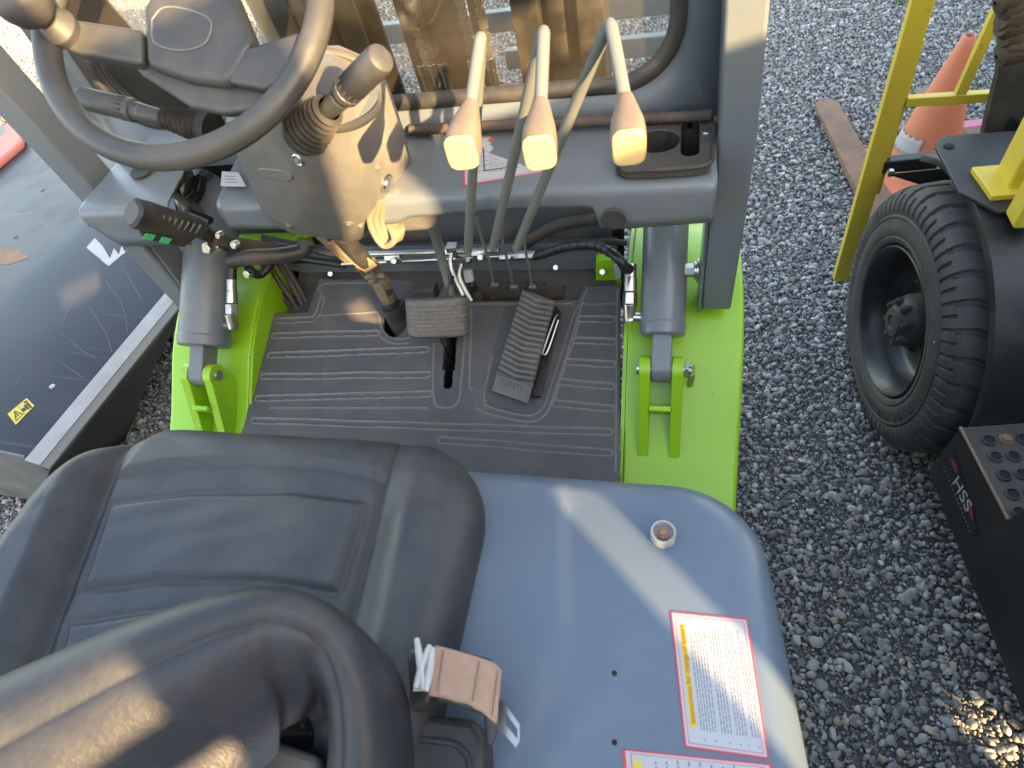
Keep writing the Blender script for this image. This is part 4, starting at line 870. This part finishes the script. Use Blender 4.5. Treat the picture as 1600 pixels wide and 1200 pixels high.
# ------------------------------------------------------------------ mast seen through the windscreen
def mp(x, y, z): return V(x - .02, y + .098 * (1.03 - z), z)
def mbar(x, y, wx, wy, z0, z1, name, mt, **k): return MB().bar(mp(x, y, z0), mp(x, y, z1), wx, wy, V(0, 1, 0)).build(name, mt, FL, **k)
for s in (1, -1):
    m = MB(); x = .195 * s
    m.bar(mp(x, 1.36, .15), mp(x, 1.36, 2.2), .055, .012, V(0, 1, 0)).bar(mp(x + .024 * s, 1.41, .15), mp(x + .024 * s, 1.41, 2.2), .012, .10, V(0, 1, 0)).bar(mp(x, 1.46, .15), mp(x, 1.46, 2.2), .055, .012, V(0, 1, 0))
    m.build('mast_rail', M['mast'], FL, bevel=.001)
    m = MB(); x = .33 * s; m.bar(mp(x, 1.34, .15), mp(x, 1.34, 2.2), .05, .014, V(0, 1, 0)).bar(mp(x + .02 * s, 1.40, .15), mp(x + .02 * s, 1.40, 2.2), .012, .12, V(0, 1, 0))
    m.build('mast_rail', M['mast'], FL, bevel=.001)
    cl = MB().cyl(mp(.265 * s, 1.40, .15), mp(.265 * s, 1.40, 1.25), .040, 28).build('lift_cylinder', M['mast'], FL)
    MB().cyl(mp(.265 * s, 1.40, 1.24), mp(.265 * s, 1.40, 1.27), .044, 28).build('gland_nut', M['dark'], cl); MB().cyl(mp(.265 * s, 1.40, 1.25), mp(.265 * s, 1.40, 2.2), .024, 20).build('piston_rod', M['steel'], cl)
mbar(-.015, 1.42, .13, .02, .15, 2.2, 'mast_plate', M['mast'], bevel=.002)
mbar(-.078, 1.39, .02, .03, .15, 2.2, 'mast_rib', M['mast'], bevel=.002); mbar(-.045, 1.395, .012, .02, .15, 2.2, 'mast_rib', M['mast'], bevel=.002)
for x in (.055, .095, -.058):
    m = MB()
    for k in range(95):
        z = .62 + k * .0125; c = mp(x, 1.385, z); c2 = mp(x, 1.385, z + .013)
        m.bar(c, c2, .018 if k % 2 else .010, .010, V(0, 1, 0)); m.cyl(c - V(.010, 0, 0), c + V(.010, 0, 0), .0035, 8)
    m.build('lift_chain', M['chain'], FL)
mbar(.075, 1.41, .02, .02, .15, 2.2, 'mast_rib', M['mast'])
MB().cyl(mp(-.372, 1.33, .3), mp(-.372, 1.33, 2.1), .017, 20).build('cream_pipe', mat('cream_paint', (.45, .38, .24), .45), FL)
for x, yy in ((-.06, 1.36), (-.035, 1.36), (-.01, 1.36), (.06, 1.36), (.10, 1.36)):
    MB().cyl(mp(x, yy, .86), mp(x, yy, .93), .010, 14).cyl(mp(x, yy, .93), mp(x, yy, .955), .013, 6).build('hose_fitting', M['steel'], FL, bevel=.001)
    MB().cyl(mp(x, yy, .5), mp(x, yy, .86), .008, 12).build('mast_hose', M['gloss'], FL)
for z, x0, x1 in ((at(1010, 6, y=1.75).z, -.55, .55), (at(1015, 70, y=1.75).z, .02, .55)):
    MB().box(((x0 + x1) / 2, 1.75, z), (x1 - x0, .03, .05)).build('carriage_bar', mat('pale_blue_paint', (.22, .27, .31), .4) if x0 < -.5 else bpy.data.materials['pale_blue_paint'], FL, bevel=.003)
MB().box((-.02, 1.36, .80), (.70, .02, .10)).build('mast_crossbar', M['mast'], FL, bevel=.003)

# ------------------------------------------------------------------ the yellow forklift on the right
YF = thing('forklift', 'yellow and black forklift on the right with rusty forks and a worn front tyre', 'forklift', (1.3, 1.2, 0))
az = .088; WCN = V(1.014, 1.198, .314); AX = V(-math.cos(az), -math.sin(az), 0); FW = V(-math.sin(az), math.cos(az), 0)
def yl(r, f, z): return V(1.014, 1.198, 0) - AX * r + FW * f + V(0, 0, z)     # right of the tyre face, forward of the axle, height
hubE = MB()
wheel = MB().lathe(WCN, AX, [(-.012, .184), (.0, .186), (.002, .182), (-.004, .176), (-.018, .166), (-.045, .158), (-.075, .150), (-.085, .135), (-.088, .11), (-.080, .085), (-.078, .06), (-.078, .001)], 72).build('wheel', M['gloss'], YF, angle=50)
MB().lathe(WCN, AX, [(-.16, .18), (-.10, .16), (-.085, .158)], 48).build('inner_rim', M['black'], wheel)
# tyre with shoulder lugs
NA = 34 * 22; tp_ = [(-.175, .19), (-.182, .22), (-.18, .27), (-.165, .305), (-.15, .318), (-.12, .323), (-.09, .325), (-.06, .323), (-.035, .320), (-.024, .317), (-.012, .311), (-.002, .300), (.005, .285), (.007, .272), (.0055, .263), (.0035, .2575), (.007, .2545), (.0075, .251), (.005, .2475), (.0075, .235), (.008, .222), (.0065, .211), (.004, .208), (.0065, .205), (.005, .196), (-.002, .190), (-.012, .186)]
q_ = []
for (a, b_) in zip(tp_[:-1], tp_[1:]):
    for k in range(4 if a[1] > .25 else 1): q_.append((a[0] + (b_[0] - a[0]) * k / (4 if a[1] > .25 else 1), a[1] + (b_[1] - a[1]) * k / (4 if a[1] > .25 else 1)))
tp_ = q_ + [tp_[-1]]
def ps(x, w_): return float(sst((w_ - abs(x - w_)) / .06))
def fn(i, j):
    h, r = tp_[j]; th = 2 * math.pi * i / NA; u = FW; v = V(0, 0, 1); k = 0
    ph = (i / 22 + (.9 * (h + .03) * 9 if h < -.03 else 0)) % 1
    if r > .302: k = .009 * ps(ph, .13) * (1 if (h > -.07 or h < -.12) else 0)
    elif r > .266 and h > -.014: k = .008 * ps((2 * i / 22) % 1, .17)
    if (-.074 < h < -.068 or -.122 < h < -.116) and r > .3: k = .009
    rr_ = r - k; hh_ = h - (k * .45 if r < .31 and h > -.03 else 0)
    if .214 < r < .250 and h > 0: hh_ += .0012 * (abs(math.sin(th * 36 + r * 90)) > .93) * (math.cos(th * 2) > -.2)
    return WCN + AX * hh_ + (u * math.cos(th) + v * math.sin(th)) * rr_
MB().grid(fn, NA, len(tp_), cu=True).build('tyre', M['tyre'], wheel, angle=40)
# raised lettering on the sidewall
tm = MB()
for q, ch_ in enumerate('7.00-12'):
    th = math.radians(-12 - q * 7.2); rd = V(0, 0, 1) * math.sin(th) + FW * math.cos(th) * -1; P0 = WCN + AX * .0068 + rd * .232
    W_ = rd; U_ = W_.cross(AX); text_mesh(tm, ch_, P0, U_, W_, .030, .003)
for q in range(16):
    if q in (7, 8): continue
    th = math.radians(168 + q * 4.6); rd = V(0, 0, 1) * math.sin(th) - FW * math.cos(th); P0 = WCN + AX * .0068 + rd * .235; W_ = rd; U_ = W_.cross(AX)
    tm.bar(P0 - W_ * .007, P0 + W_ * .007, .0035, .003, AX); 
    if q % 3: tm.bar(P0 - W_ * .006 + U_ * .004, P0 - W_ * .006 + U_ * .009, .003, .003, AX)
tm.build('raised_lettering', M['tyre'], wheel)
MB().lathe(WCN + AX * .003 + V(0, 0, .0) + FW * -.19 + V(0, 0, .135), AX, [(0, .008), (.004, .008), (.0045, .001)], 14).build('chalk_spot', M['whited'], wheel)
hb = MB().lathe(WCN, AX, [(-.10, .070), (-.042, .066), (-.030, .060), (-.022, .054), (-.016, .042), (-.004, .036), (-.002, .018), (-.006, .016), (-.006, .001)], 32).build('wheel_hub', M['dark'], wheel, angle=40)
m = MB()
for k in range(8):
    a = math.radians(45 * k + 12); d = FW * math.cos(a) + V(0, 0, 1) * math.sin(a); c = WCN + d * .050 - AX * .032; m = MB().cyl(c, c + AX * .020, .011, 6).cyl(c + AX * .02, c + AX * .026, .006, 10); m.build('lug_nut', M['dark'], wheel, bevel=.001)
for k in range(6):
    a = math.radians(60 * k + 30); d = FW * math.cos(a) + V(0, 0, 1) * math.sin(a); c = WCN + d * .10 - AX * .088; MB().cyl(c, c + AX * .010, .011, 6).cyl(c + AX * .008, c + AX * .018, .006, 10).build('lug_nut', M['rust'] if k == 1 else M['dark'], wheel, bevel=.001)
# arched fender
m = MB(); na = 26
def fn(i, j):
    a = math.radians(66 + (198 - 66) * j / (na - 1)); R2 = .385; r_ = [.022, .027, .30, .6][i]; dz = -.012 if i == 0 else 0
    if j == 0: a = math.radians(60)
    return yl(r_, (R2 + dz) * math.cos(a), .314 + (R2 + dz) * math.sin(a))
m.grid(fn, 4, na); fd = m.build('fender', M['black'], YF, solid=.006, angle=50)
c = [at(a, b_, z=.705) for a, b_ in ((1462, 228), (1466, 216), (1480, 211), (1570, 205), (1700, 198), (1760, 330), (1560, 330), (1500, 300), (1480, 262))]
MB().prism(c, V(0, 0, -.008)).build('cover_plate', M['black'], YF, bevel=.002)
for p in ((1483, 228), (1565, 460)): q = at(*p, z=.706) if p[1] < 300 else at(*p, x=1.12); MB().lathe(q, (0, 0, 1) if p[1] < 300 else (0, -.9, .5), [(0, .010), (.001, .010), (.0015, .001)], 16).build('bolt_hole', M['gap'], YF)
# step with round anti-slip holes
ZS = .42; st4 = [at(1500, 668, z=ZS), at(1575, 812, z=ZS), at(1900, 770, z=ZS), at(1900, 640, z=ZS)]
sp = MB().prism(st4, V(0, 0, -.01)).build('step', M['dark'], YF, bevel=.001)
MB().tube([st4[0] + V(0, 0, .001), st4[1] + V(0, 0, .001)], .003, 8).build('step_edge', M['rust'], sp)
for px, py in ((1545, 688), (1600, 686), (1556, 714), (1584, 713), (1569, 743), (1597, 741), (1582, 772), (1592, 801), (1620, 714), (1612, 770)):
    q = at(px, py, z=ZS + .001); MB().lathe(q, (0, 0, 1), [(0, .0125), (.003, .011), (.0035, .0095), (-.0, .0085)], 24).build('raised_ring', M['dark'], sp); MB().cyl(q - V(0, 0, .002), q + V(0, 0, .0008), .0088, 20).build('step_hole', M['gap'], sp)
q = at(1572, 686, z=ZS); MB().cyl(q, q + V(0, 0, .006), .009, 6).cyl(q, q + V(0, 0, .002), .012, 16).build('step_bolt', M['rust'], sp, bevel=.001)
XS = 1.035
def ap(px, py): return at(px, py, x=XS)
t0, t1 = st4[0], st4[1]; pd = (t1 - t0); pd.z = 0; pd.normalize(); pn = V(-pd.y, pd.x, 0)
if pn.x > 0: pn = -pn
def side(px, py, h=0): d = ray(px, py); k = (t0 + pn * h - CAM).dot(pn) / d.dot(pn); return CAM + k * d
poly = [t0, side(1450, 735), side(1600, 1122), side(1640, 1225), side(1640, 1225) + V(0, 0, .35), t1 + pd * .02 + V(0, 0, .12), t1]
# keep it planar and vertical
MB().prism(poly, -pn * .006).build('side_panel', M['black'], YF, bevel=.0015)
MB().hull([t1 - pn * .02 + pd * k + V(0, 0, z) - pn * q for k in (.01, .75) for z in (-.06, .55) for q in (0, .6)]).build('body', M['black'], YF, bevel=.01)
MB().hull([yl(.25, .35, z) for z in (.25, .68)] + [yl(.9, .35, z) for z in (.25, .68)] + [yl(.25, -.5, z) for z in (.2, .4)] + [yl(.9, -.5, z) for z in (.2, .4)]).build('chassis', M['dark'], YF)
lb = [side(1471, 702, .0008), side(1490, 700, .0008), side(1529, 832, .0008), side(1519, 838, .0008), side(1474, 735, .0008)]
lab = MB().prism(lb, pn * .0004).build('maker_sticker', M['gloss'], YF)
tm = MB(); U_ = (side(1514, 797) - side(1491, 748)).normalized(); W_ = V(0, 0, 1)
U3 = pd.copy(); text_mesh(tm, 'HSS', side(1503, 772, .0013), U_, pn.cross(U_), .042, .0004); tm.build('sticker_letters', M['whited'], lab)
for q in (((1484, 712), (1493, 724), (1497, 742), (1490, 732)), ((1514, 778), (1521, 802), (1520, 815), (1513, 800))): MB().prism([side(*p, .00125) for p in q], pn * .0002).build('sticker_flash', mat('dull_red', (.30, .03, .03), .6) if q[0][0] < 1500 else bpy.data.materials['dull_red'], lab)
m = MB()
for k in range(15):
    a = side(1474 + 2.9 * k, 728 + 7.2 * k, .0013); m.bar(a, a + U_ * .004, .0035, .0003, pn)
m.build('sticker_small_text', M['ink'], lab)
# guard post, backrest, bracket, forks
pc_ = at(1592, 282, z=.71); pl = MB().box(pc_, (.13, .10, .012), Matrix.Rotation(az, 3, 'Z')).build('post_foot', M['yellow'], YF, bevel=.002)
MB().bar(pc_ + V(.012, .0, 0), pc_ + V(.012, -.05, 1.4), .085, .07, V(0, 1, 0)).build('guard_post', M['yellow'], YF, bevel=.006)
MB().bar(at(1605, 345, z=.70), at(1605, 345, z=.70) + V(.01, -.03, 1.0), .06, .05, V(0, 1, 0)).build('guard_brace', M['yellow'], YF, bevel=.006)
bY = 1.6
def bq(px, py, yy=bY): return at(px, py, y=yy)
br0, br1 = bq(1314, 435), bq(1441, 0); dr = (br1 - br0).normalized()
bkr = MB().bar(br0, br0 + dr * 1.15, .046, .026, V(0, 1, 0)).build('backrest_post', M['yellow'], YF, bevel=.002)
MB().bar(br0 + V(.02, .025, .30), br0 + dr * .70 + V(.02, .025, 0), .022, .045, V(0, 1, 0)).build('backrest_flange', M['yellow'], bkr, bevel=.002)
MB().bar(bq(1415, 158), bq(1700, 140), .022, .022, V(0, 0, 1)).build('backrest_rail', M['yellow'], YF, bevel=.002)
v0 = bq(1497, 152); v1 = bq(1566, 0); MB().bar(v0, v0 + (v1 - v0).normalized() * .6, .022, .020, V(0, 1, 0)).build('backrest_bar', M['yellow'], YF, bevel=.002)
m = MB().bar(bq(1378, 258), bq(1500, 246), .03, .035, V(0, 0, 1)); m.hull([bq(a, b_, yy) for a, b_ in ((1385, 272), (1480, 262), (1505, 310), (1470, 300), (1420, 282)) for yy in (1.45, 1.58)])
m.build('carriage_bracket', M['black'], YF, bevel=.003)
for a, b_ in ((1391, 268), (1468, 262)): q = bq(a, b_, 1.56); MB().cyl(q, q - V(0, .012, 0), .010, 6).build('bracket_bolt', M['steel'], YF, bevel=.001)
for off, rr0 in ((0, 0), (.40, .4)):
    A_, B_ = V(1.098, 2.881, .0), V(1.191, 2.884, .0); C_, D_ = V(1.275, 2.10, .0), V(1.169, 2.10, .0); sh_ = V(off, off * .09, .035)
    dd = (D_ - A_); w_ = (C_ - D_)
    m = MB(); tipc = [A_ + V(.0, -.03, 0), A_ + V(.022, 0, 0), B_ - V(.022, 0, 0), B_ + V(0, -.03, 0)]
    E_, G_ = A_ + dd * 1.55, B_ + (C_ - B_) * 1.55
    top_ = [p + sh_ for p in tipc] + [G_ + sh_, E_ + sh_]; bot = [p + V(off, off * .09, .012) for p in tipc] + [G_ + V(off, off * .09, .0), E_ + V(off, off * .09, .0)]
    m.add(top_ + bot, [tuple(range(6)), tuple(range(11, 5, -1))] + [(k, k + 6, (k + 1) % 6 + 6, (k + 1) % 6) for k in range(6)])
    m.hull([p for q in (E_, G_) for p in (q + V(off, off * .09, 0), q + V(off, off * .09, .55), q + V(off, off * .09 - .035, 0), q + V(off, off * .09 - .035, .55))])
    m.build('fork', M['rust'], YF, bevel=.003)
# mast: dark plate with a notch and bulky chains
MB().prism([at(a, b_, y=1.5) for a, b_ in ((1562, 82), (1700, 60), (1700, 330), (1536, 215), (1552, 150), (1560, 120))], V(0, .03, 0)).build('mast_plate', M['dark'], YF, bevel=.004)
MB().prism([at(a, b_, y=1.498) for a, b_ in ((1575, 190), (1582, 183), (1590, 190), (1592, 206), (1570, 205))], V(0, .001, 0)).build('plate_notch', M['gap'], YF)
for k in range(9):
    c = at(1592 - 4 * math.sin(k * 1.7), -20 + k * 12, y=1.42); MB().lathe(c, (1, .2, .3 * math.sin(k)), [(-.035, .004), (-.03, .022), (-.01, .028), (.015, .027), (.03, .02), (.034, .004)], 14).build('mast_roller', mat('old_grease', (.07, .05, .035), .6, dust=(.18, .13, .09), dscale=25, damt=.6, bump=.5, bscale=60) if k == 0 else bpy.data.materials['old_grease'], YF)
# ------------------------------------------------------------------ cone and plastic pieces by the forks
cn = thing('traffic_cone', 'faded orange traffic cone with torn white band behind the yellow frame', 'traffic cone', (1.40, 2.33, 0))
cB = V(1.40, 2.33, .03); lean = V(.015, .01, 1).normalized()
MB().lathe(cB, lean, [(0, .150), (.004, .138), (.02, .118), (.15, .09), (.30, .058), (.42, .030), (.455, .020), (.462, .014), (.455, .012)], 40).build('cone_body', M['cone'], cn)
MB().box((1.40, 2.33, .018), (.36, .36, .03), Matrix.Rotation(.3, 3, 'Z')).build('cone_base', M['cone'], cn, bevel=.008)
m = MB()
def fn(i, j):
    a = math.radians(165 + i * 5); h = .085 + .06 * j / 4 + .004 * math.sin(i * 1.9) * (j in (0, 4)); r = np.interp(h, [0, .02, .15, .3], [.139, .119, .091, .058]) + .0015; return cB + V(math.cos(a) * r, math.sin(a) * r, h)
m.grid(fn, 16, 5).build('torn_band', M['whited'], cn, solid=.001)
q = at(1515, 200, z=.05); tag(MB().box(q, (.20, .05, .04), Matrix.Rotation(.1, 3, 'Z')).hull([q + V(-.10, -.03, -.05), q + V(.10, -.02, -.05), q + V(-.10, .02, -.05), q + V(.10, .02, -.05), q + V(0, 0, .0)]).build('plastic_block', M['pink'], None, bevel=.004), 'faded pink plastic block lying beside the orange cone', 'plastic block')
q = at(1458, 292, z=.03); tag(MB().hull([q + V(x, y, z) for x, y in ((-.03, -.10), (.02, -.11), (.035, .05), (-.005, .06)) for z in (-.03, .01)]).build('plastic_scrap', M['redp'], None, bevel=.004), 'small red plastic scrap on gravel above the worn tyre', 'scrap')
# ------------------------------------------------------------------ sweeper hood on the left
SWP = thing('sweeper', 'scratched black sheet metal sweeper hood with pale edge strip on the left', 'sweeper', (-1.3, 1.2, 0))
def sh(px, py, z=.36): return at(px, py, z=z)
A_, B_ = sh(46, 716), sh(340, 365); dAB = (B_ - A_).normalized(); nrm_ = V(-dAB.y, dAB.x, 0)
if nrm_.x > 0: nrm_ = -nrm_
L_ = 1.95
def S(u, v, dz=0): return A_ + dAB * u + nrm_ * v + V(0, 0, dz)
Rr = [( -.002, -.05), (0, -.018), (.006, -.006), (.02, 0), (.30, .035), (.52, .052), (.60, .050), (1.4, .01), (2.3, -.05), (2.36, -.08), (2.37, -.34)]
m = MB(); nU = 30
m.grid(lambda i, j: S(L_ * i / (nU - 1), Rr[j][0], Rr[j][1] + .0015 * math.sin(i * .9) * math.sin(j)), nU, len(Rr))
m.build('hood_sheet', M['sheet'], SWP, angle=40)
for k, u in enumerate((0, L_)):
    MB().prism([S(u, a, b_) for a, b_ in Rr] + [S(u, 2.3, -.34), S(u, 0, -.30)], dAB * (.006 if k == 0 else -.006)).build('end_plate', mat('worn_end_plate', (.10, .10, .10), .5, c2=(.22, .21, .2), nscale=8, bump=.2) if k == 0 else bpy.data.materials['worn_end_plate'], SWP)
MB().prism([S(-.01, -.035, -.014), S(L_, -.035, -.014), S(L_, .003, .002), S(-.01, .003, .002)], V(0, 0, .004)).build('edge_strip', M['alu'], SWP, bevel=.001)
MB().prism([S(-.01, -.052, -.03), S(L_, -.052, -.03), S(L_, -.034, -.018), S(-.01, -.034, -.018)], V(0, 0, .004)).build('lower_strip', mat('dull_strip', (.20, .19, .18), .7), SWP)
g0, g1, g2 = at(60, 815, z=0.01), at(192, 685, z=0.01), at(292, 452, z=.01)
m = MB(); a0, a1 = S(-.01, -.045, -.03), S(L_, -.045, -.03)
def fn(i, j):
    t = i / 24; tp2 = a0.lerp(a1, t); bt = g0.lerp(g1, t * 4) if t < .25 else g1.lerp(g1 + (g2 - g1) * 2.2, (t - .25) / .75); p = tp2.lerp(bt, j / 6); return p + V(.004 * math.sin(i * 1.3 + j), 0, .01 * math.sin(j / 6 * math.pi))
m.grid(fn, 25, 7).build('rubber_skirt', M['skirt'], SWP, solid=.006)
def onS(px, py, dz=.001):
    # point on the sheet seen at the pixel
    p = sh(px, py)
    for _ in range(8):
        v = (p - A_).dot(nrm_); z = A_.z + float(np.interp(v, [r[0] for r in Rr], [r[1] for r in Rr])); p = at(px, py, z=z + dz)
    return p
sg = [onS(*p) for p in ((12, 647), (42, 622), (54, 634), (25, 664))]
sgn = MB().prism(sg, V(0, 0, .0008)).build('warning_label', M['yel'], SWP, bevel=.0005)
def sq(u, v, h=.0010): return sg[0].lerp(sg[1], u).lerp(sg[3].lerp(sg[2], u), v) + V(0, 0, h)
m = MB()
def ln(a, b_, w_): m.bar(sq(*a), sq(*b_), w_, .0005)
for a, b_ in (((.10, .82), (.28, .18)), ((.28, .18), (.46, .82)), ((.46, .82), (.10, .82)), ((.19, .62), (.37, .62)), ((.28, .35), (.28, .6))): ln(a, b_, .0028)
ln((.52, .05), (.52, .95), .001); ln((.74, .35), (.74, .85), .006); ln((.60, .45), (.60, .75), .009); ln((.66, .6), (.70, .6), .004); ln((.86, .35), (.86, .95), .006); ln((.80, .5), (.92, .5), .003)
m.cyl(sq(.86, .2), sq(.86, .2, .0015), .005, 12); m.build('warning_symbol', M['blackink'], sgn)
MB().prism([onS(*p) for p in ((148, 372), (160, 384), (172, 404), (178, 388), (186, 398), (190, 384), (196, 396), (199, 391), (170, 416), (160, 408), (155, 403), (148, 398), (135, 387))], V(0, 0, .0006)).build('torn_label', M['whited'], SWP)
for p in ((82, 604), (66, 297), (24, 370)): q = onS(*p, 0); MB().lathe(q, (0, 0, 1), [(0, .009), (.003, .008), (.005, .001)], 14).build('rivet', M['alu'] if p[0] == 82 else M['rust'], SWP)
MB().prism([onS(*p, .0006) for p in ((0, 386), (28, 391), (45, 402), (30, 408), (10, 414), (-10, 412))], V(0, 0, .0004)).build('rust_patch', M['rust'], SWP)
for L in ([(18, 608), (45, 575), (80, 535), (110, 480)], [(70, 548), (100, 570), (130, 590)], [(165, 440), (190, 475), (200, 520)], [(182, 400), (205, 440), (222, 470)], [(95, 520), (125, 545), (150, 560)], [(140, 480), (165, 520), (175, 550)], [(10, 330), (60, 345), (110, 380)]):
    MB().tube([onS(*p_[:2], .0) for p_ in crv([V(a, b_, 0) for a, b_ in L], 8)], .0006, 5).build('scratch', mat('scratch_grey', (.16, .155, .15), .6) if 'scratch_grey' not in bpy.data.materials else bpy.data.materials['scratch_grey'], SWP)
q = [onS(*p, .0) for p in ((-60, 200), (30, 203), (42, 217), (40, 232), (-10, 275), (-70, 285))]
tag(MB().prism([p for p in q], V(0, 0, .035)).build('red_tray', M['redp'], None, bevel=.012, seg=4), 'faded red plastic tray resting on the black sweeper hood', 'tray')
q0, q1 = onS(-80, 158, .05), onS(32, 143, .05); MB().tube([q0, q1], .022, 18).build('handle_tube', M['grey'], SWP); MB().lathe(q1, (q1 - q0), [(-.01, .026), (.006, .027), (.014, .018), (.016, .001)], 18).build('tube_collar', M['steel'], SWP)
MB().prism([onS(*p) for p in ((-20, 165), (18, 158), (34, 168), (18, 186), (-20, 178))], V(0, 0, .001)).build('torn_label', M['whited'], SWP)
# ------------------------------------------------------------------ added unseen screen that blocks the low sun, openings placed for the sunlit patches
HB = 1.72; TE = math.tan(SUN_EL); dh = V(.70711, -.70711, 0); lt = V(.70711, .70711, 0)
HOLES = [(.50, .62, 1.04, 1.225), (.50, 1.30, 1.225, 1.36), (.50, .80, 1.36, 1.72), (.30, .50, 1.50, 1.72), (.482, .526, .74, .935), (-.20, .135, 1.052, 1.115), (.06, .15, .975, 1.015), (1.02, 1.10, -.27, -.17)]  # openings laid out from the spots that should catch sun
ax_ = sorted({-4.5, 7.5} | {h[0] for h in HOLES} | {h[1] for h in HOLES}); bx2 = sorted({-HB * TE, 1.95} | {h[2] for h in HOLES} | {h[3] for h in HOLES})
blocker = thing('sun_blocker', 'added unseen panel screen that blocks and shapes the low sun', 'sun_blocker', tuple(dh * HB))
for a0, a1 in zip(ax_[:-1], ax_[1:]):
    run = None; seg_ = []
    for b0, b1 in zip(bx2[:-1], bx2[1:]):
        am, bm_ = (a0 + a1) / 2, (b0 + b1) / 2; op = any(h[0] < am < h[1] and h[2] < bm_ < h[3] for h in HOLES)
        if not op:
            if run is None: run = b0
            end_ = b1
        if op and run is not None: seg_.append((run, b0)); run = None
    if run is not None: seg_.append((run, bx2[-1]))
    for b0, b1 in seg_:
        z0, z1 = b0 + HB * TE, b1 + HB * TE; c = dh * HB + lt * (a0 + a1) / 2; c.z = (z0 + z1) / 2
        MB().box(c, (a1 - a0 + .001, .03, z1 - z0), Matrix.Rotation(math.radians(45), 3, 'Z')).build('board', M['sunblock'], blocker)
# ------------------------------------------------------------------ bits on the gravel
m = MB()
for gx, gy, n_ in ((1406, 5, 26), (1395, 100, 7), (1525, 135, 8), (1500, 40, 5), (1290, 290, 3), (1380, 285, 5)):
    for k in range(n_):
        p = at(gx + RNG.normal() * 8, gy + RNG.normal() * 3, z=0); d = V(RNG.normal() * .02, RNG.normal() * .02, .02 + .02 * RNG.random()); s_ = V(-d.y, d.x, 0).normalized() * .003
        m.add([p - s_, p + s_, p + d], [(0, 1, 2)])
o = m.build('weeds', M['grass'], None, fix=False); o['kind'] = 'stuff'; tag(o, 'tiny green weeds growing between the gravel stones', 'weeds')
q = at(1312, 16, z=.02); tag(MB().tube(crv([q + V(-.05, .01, 0), q, q + V(.05, -.01, .005), q + V(.07, -.05, 0)], 5), .005, 8).build('white_scrap', M['white'], None), 'thin curved white plastic scrap on far gravel', 'scrap')

for nm, p in (('rimR', atw(505, 60)), ('rimR low', atw(490, 120)), ('hub', atw(380, 40)), ('hubc', atw(300, 60)), ('spoke', atw(150, 60)), ('knob', atw(68, 20, .04)), ('rimL', atw(65, 100))): print('AB', nm, tuple(round(x, 3) for x in p), round(p.dot(lt), 3), round(p.z - p.dot(dh) * TE, 3))
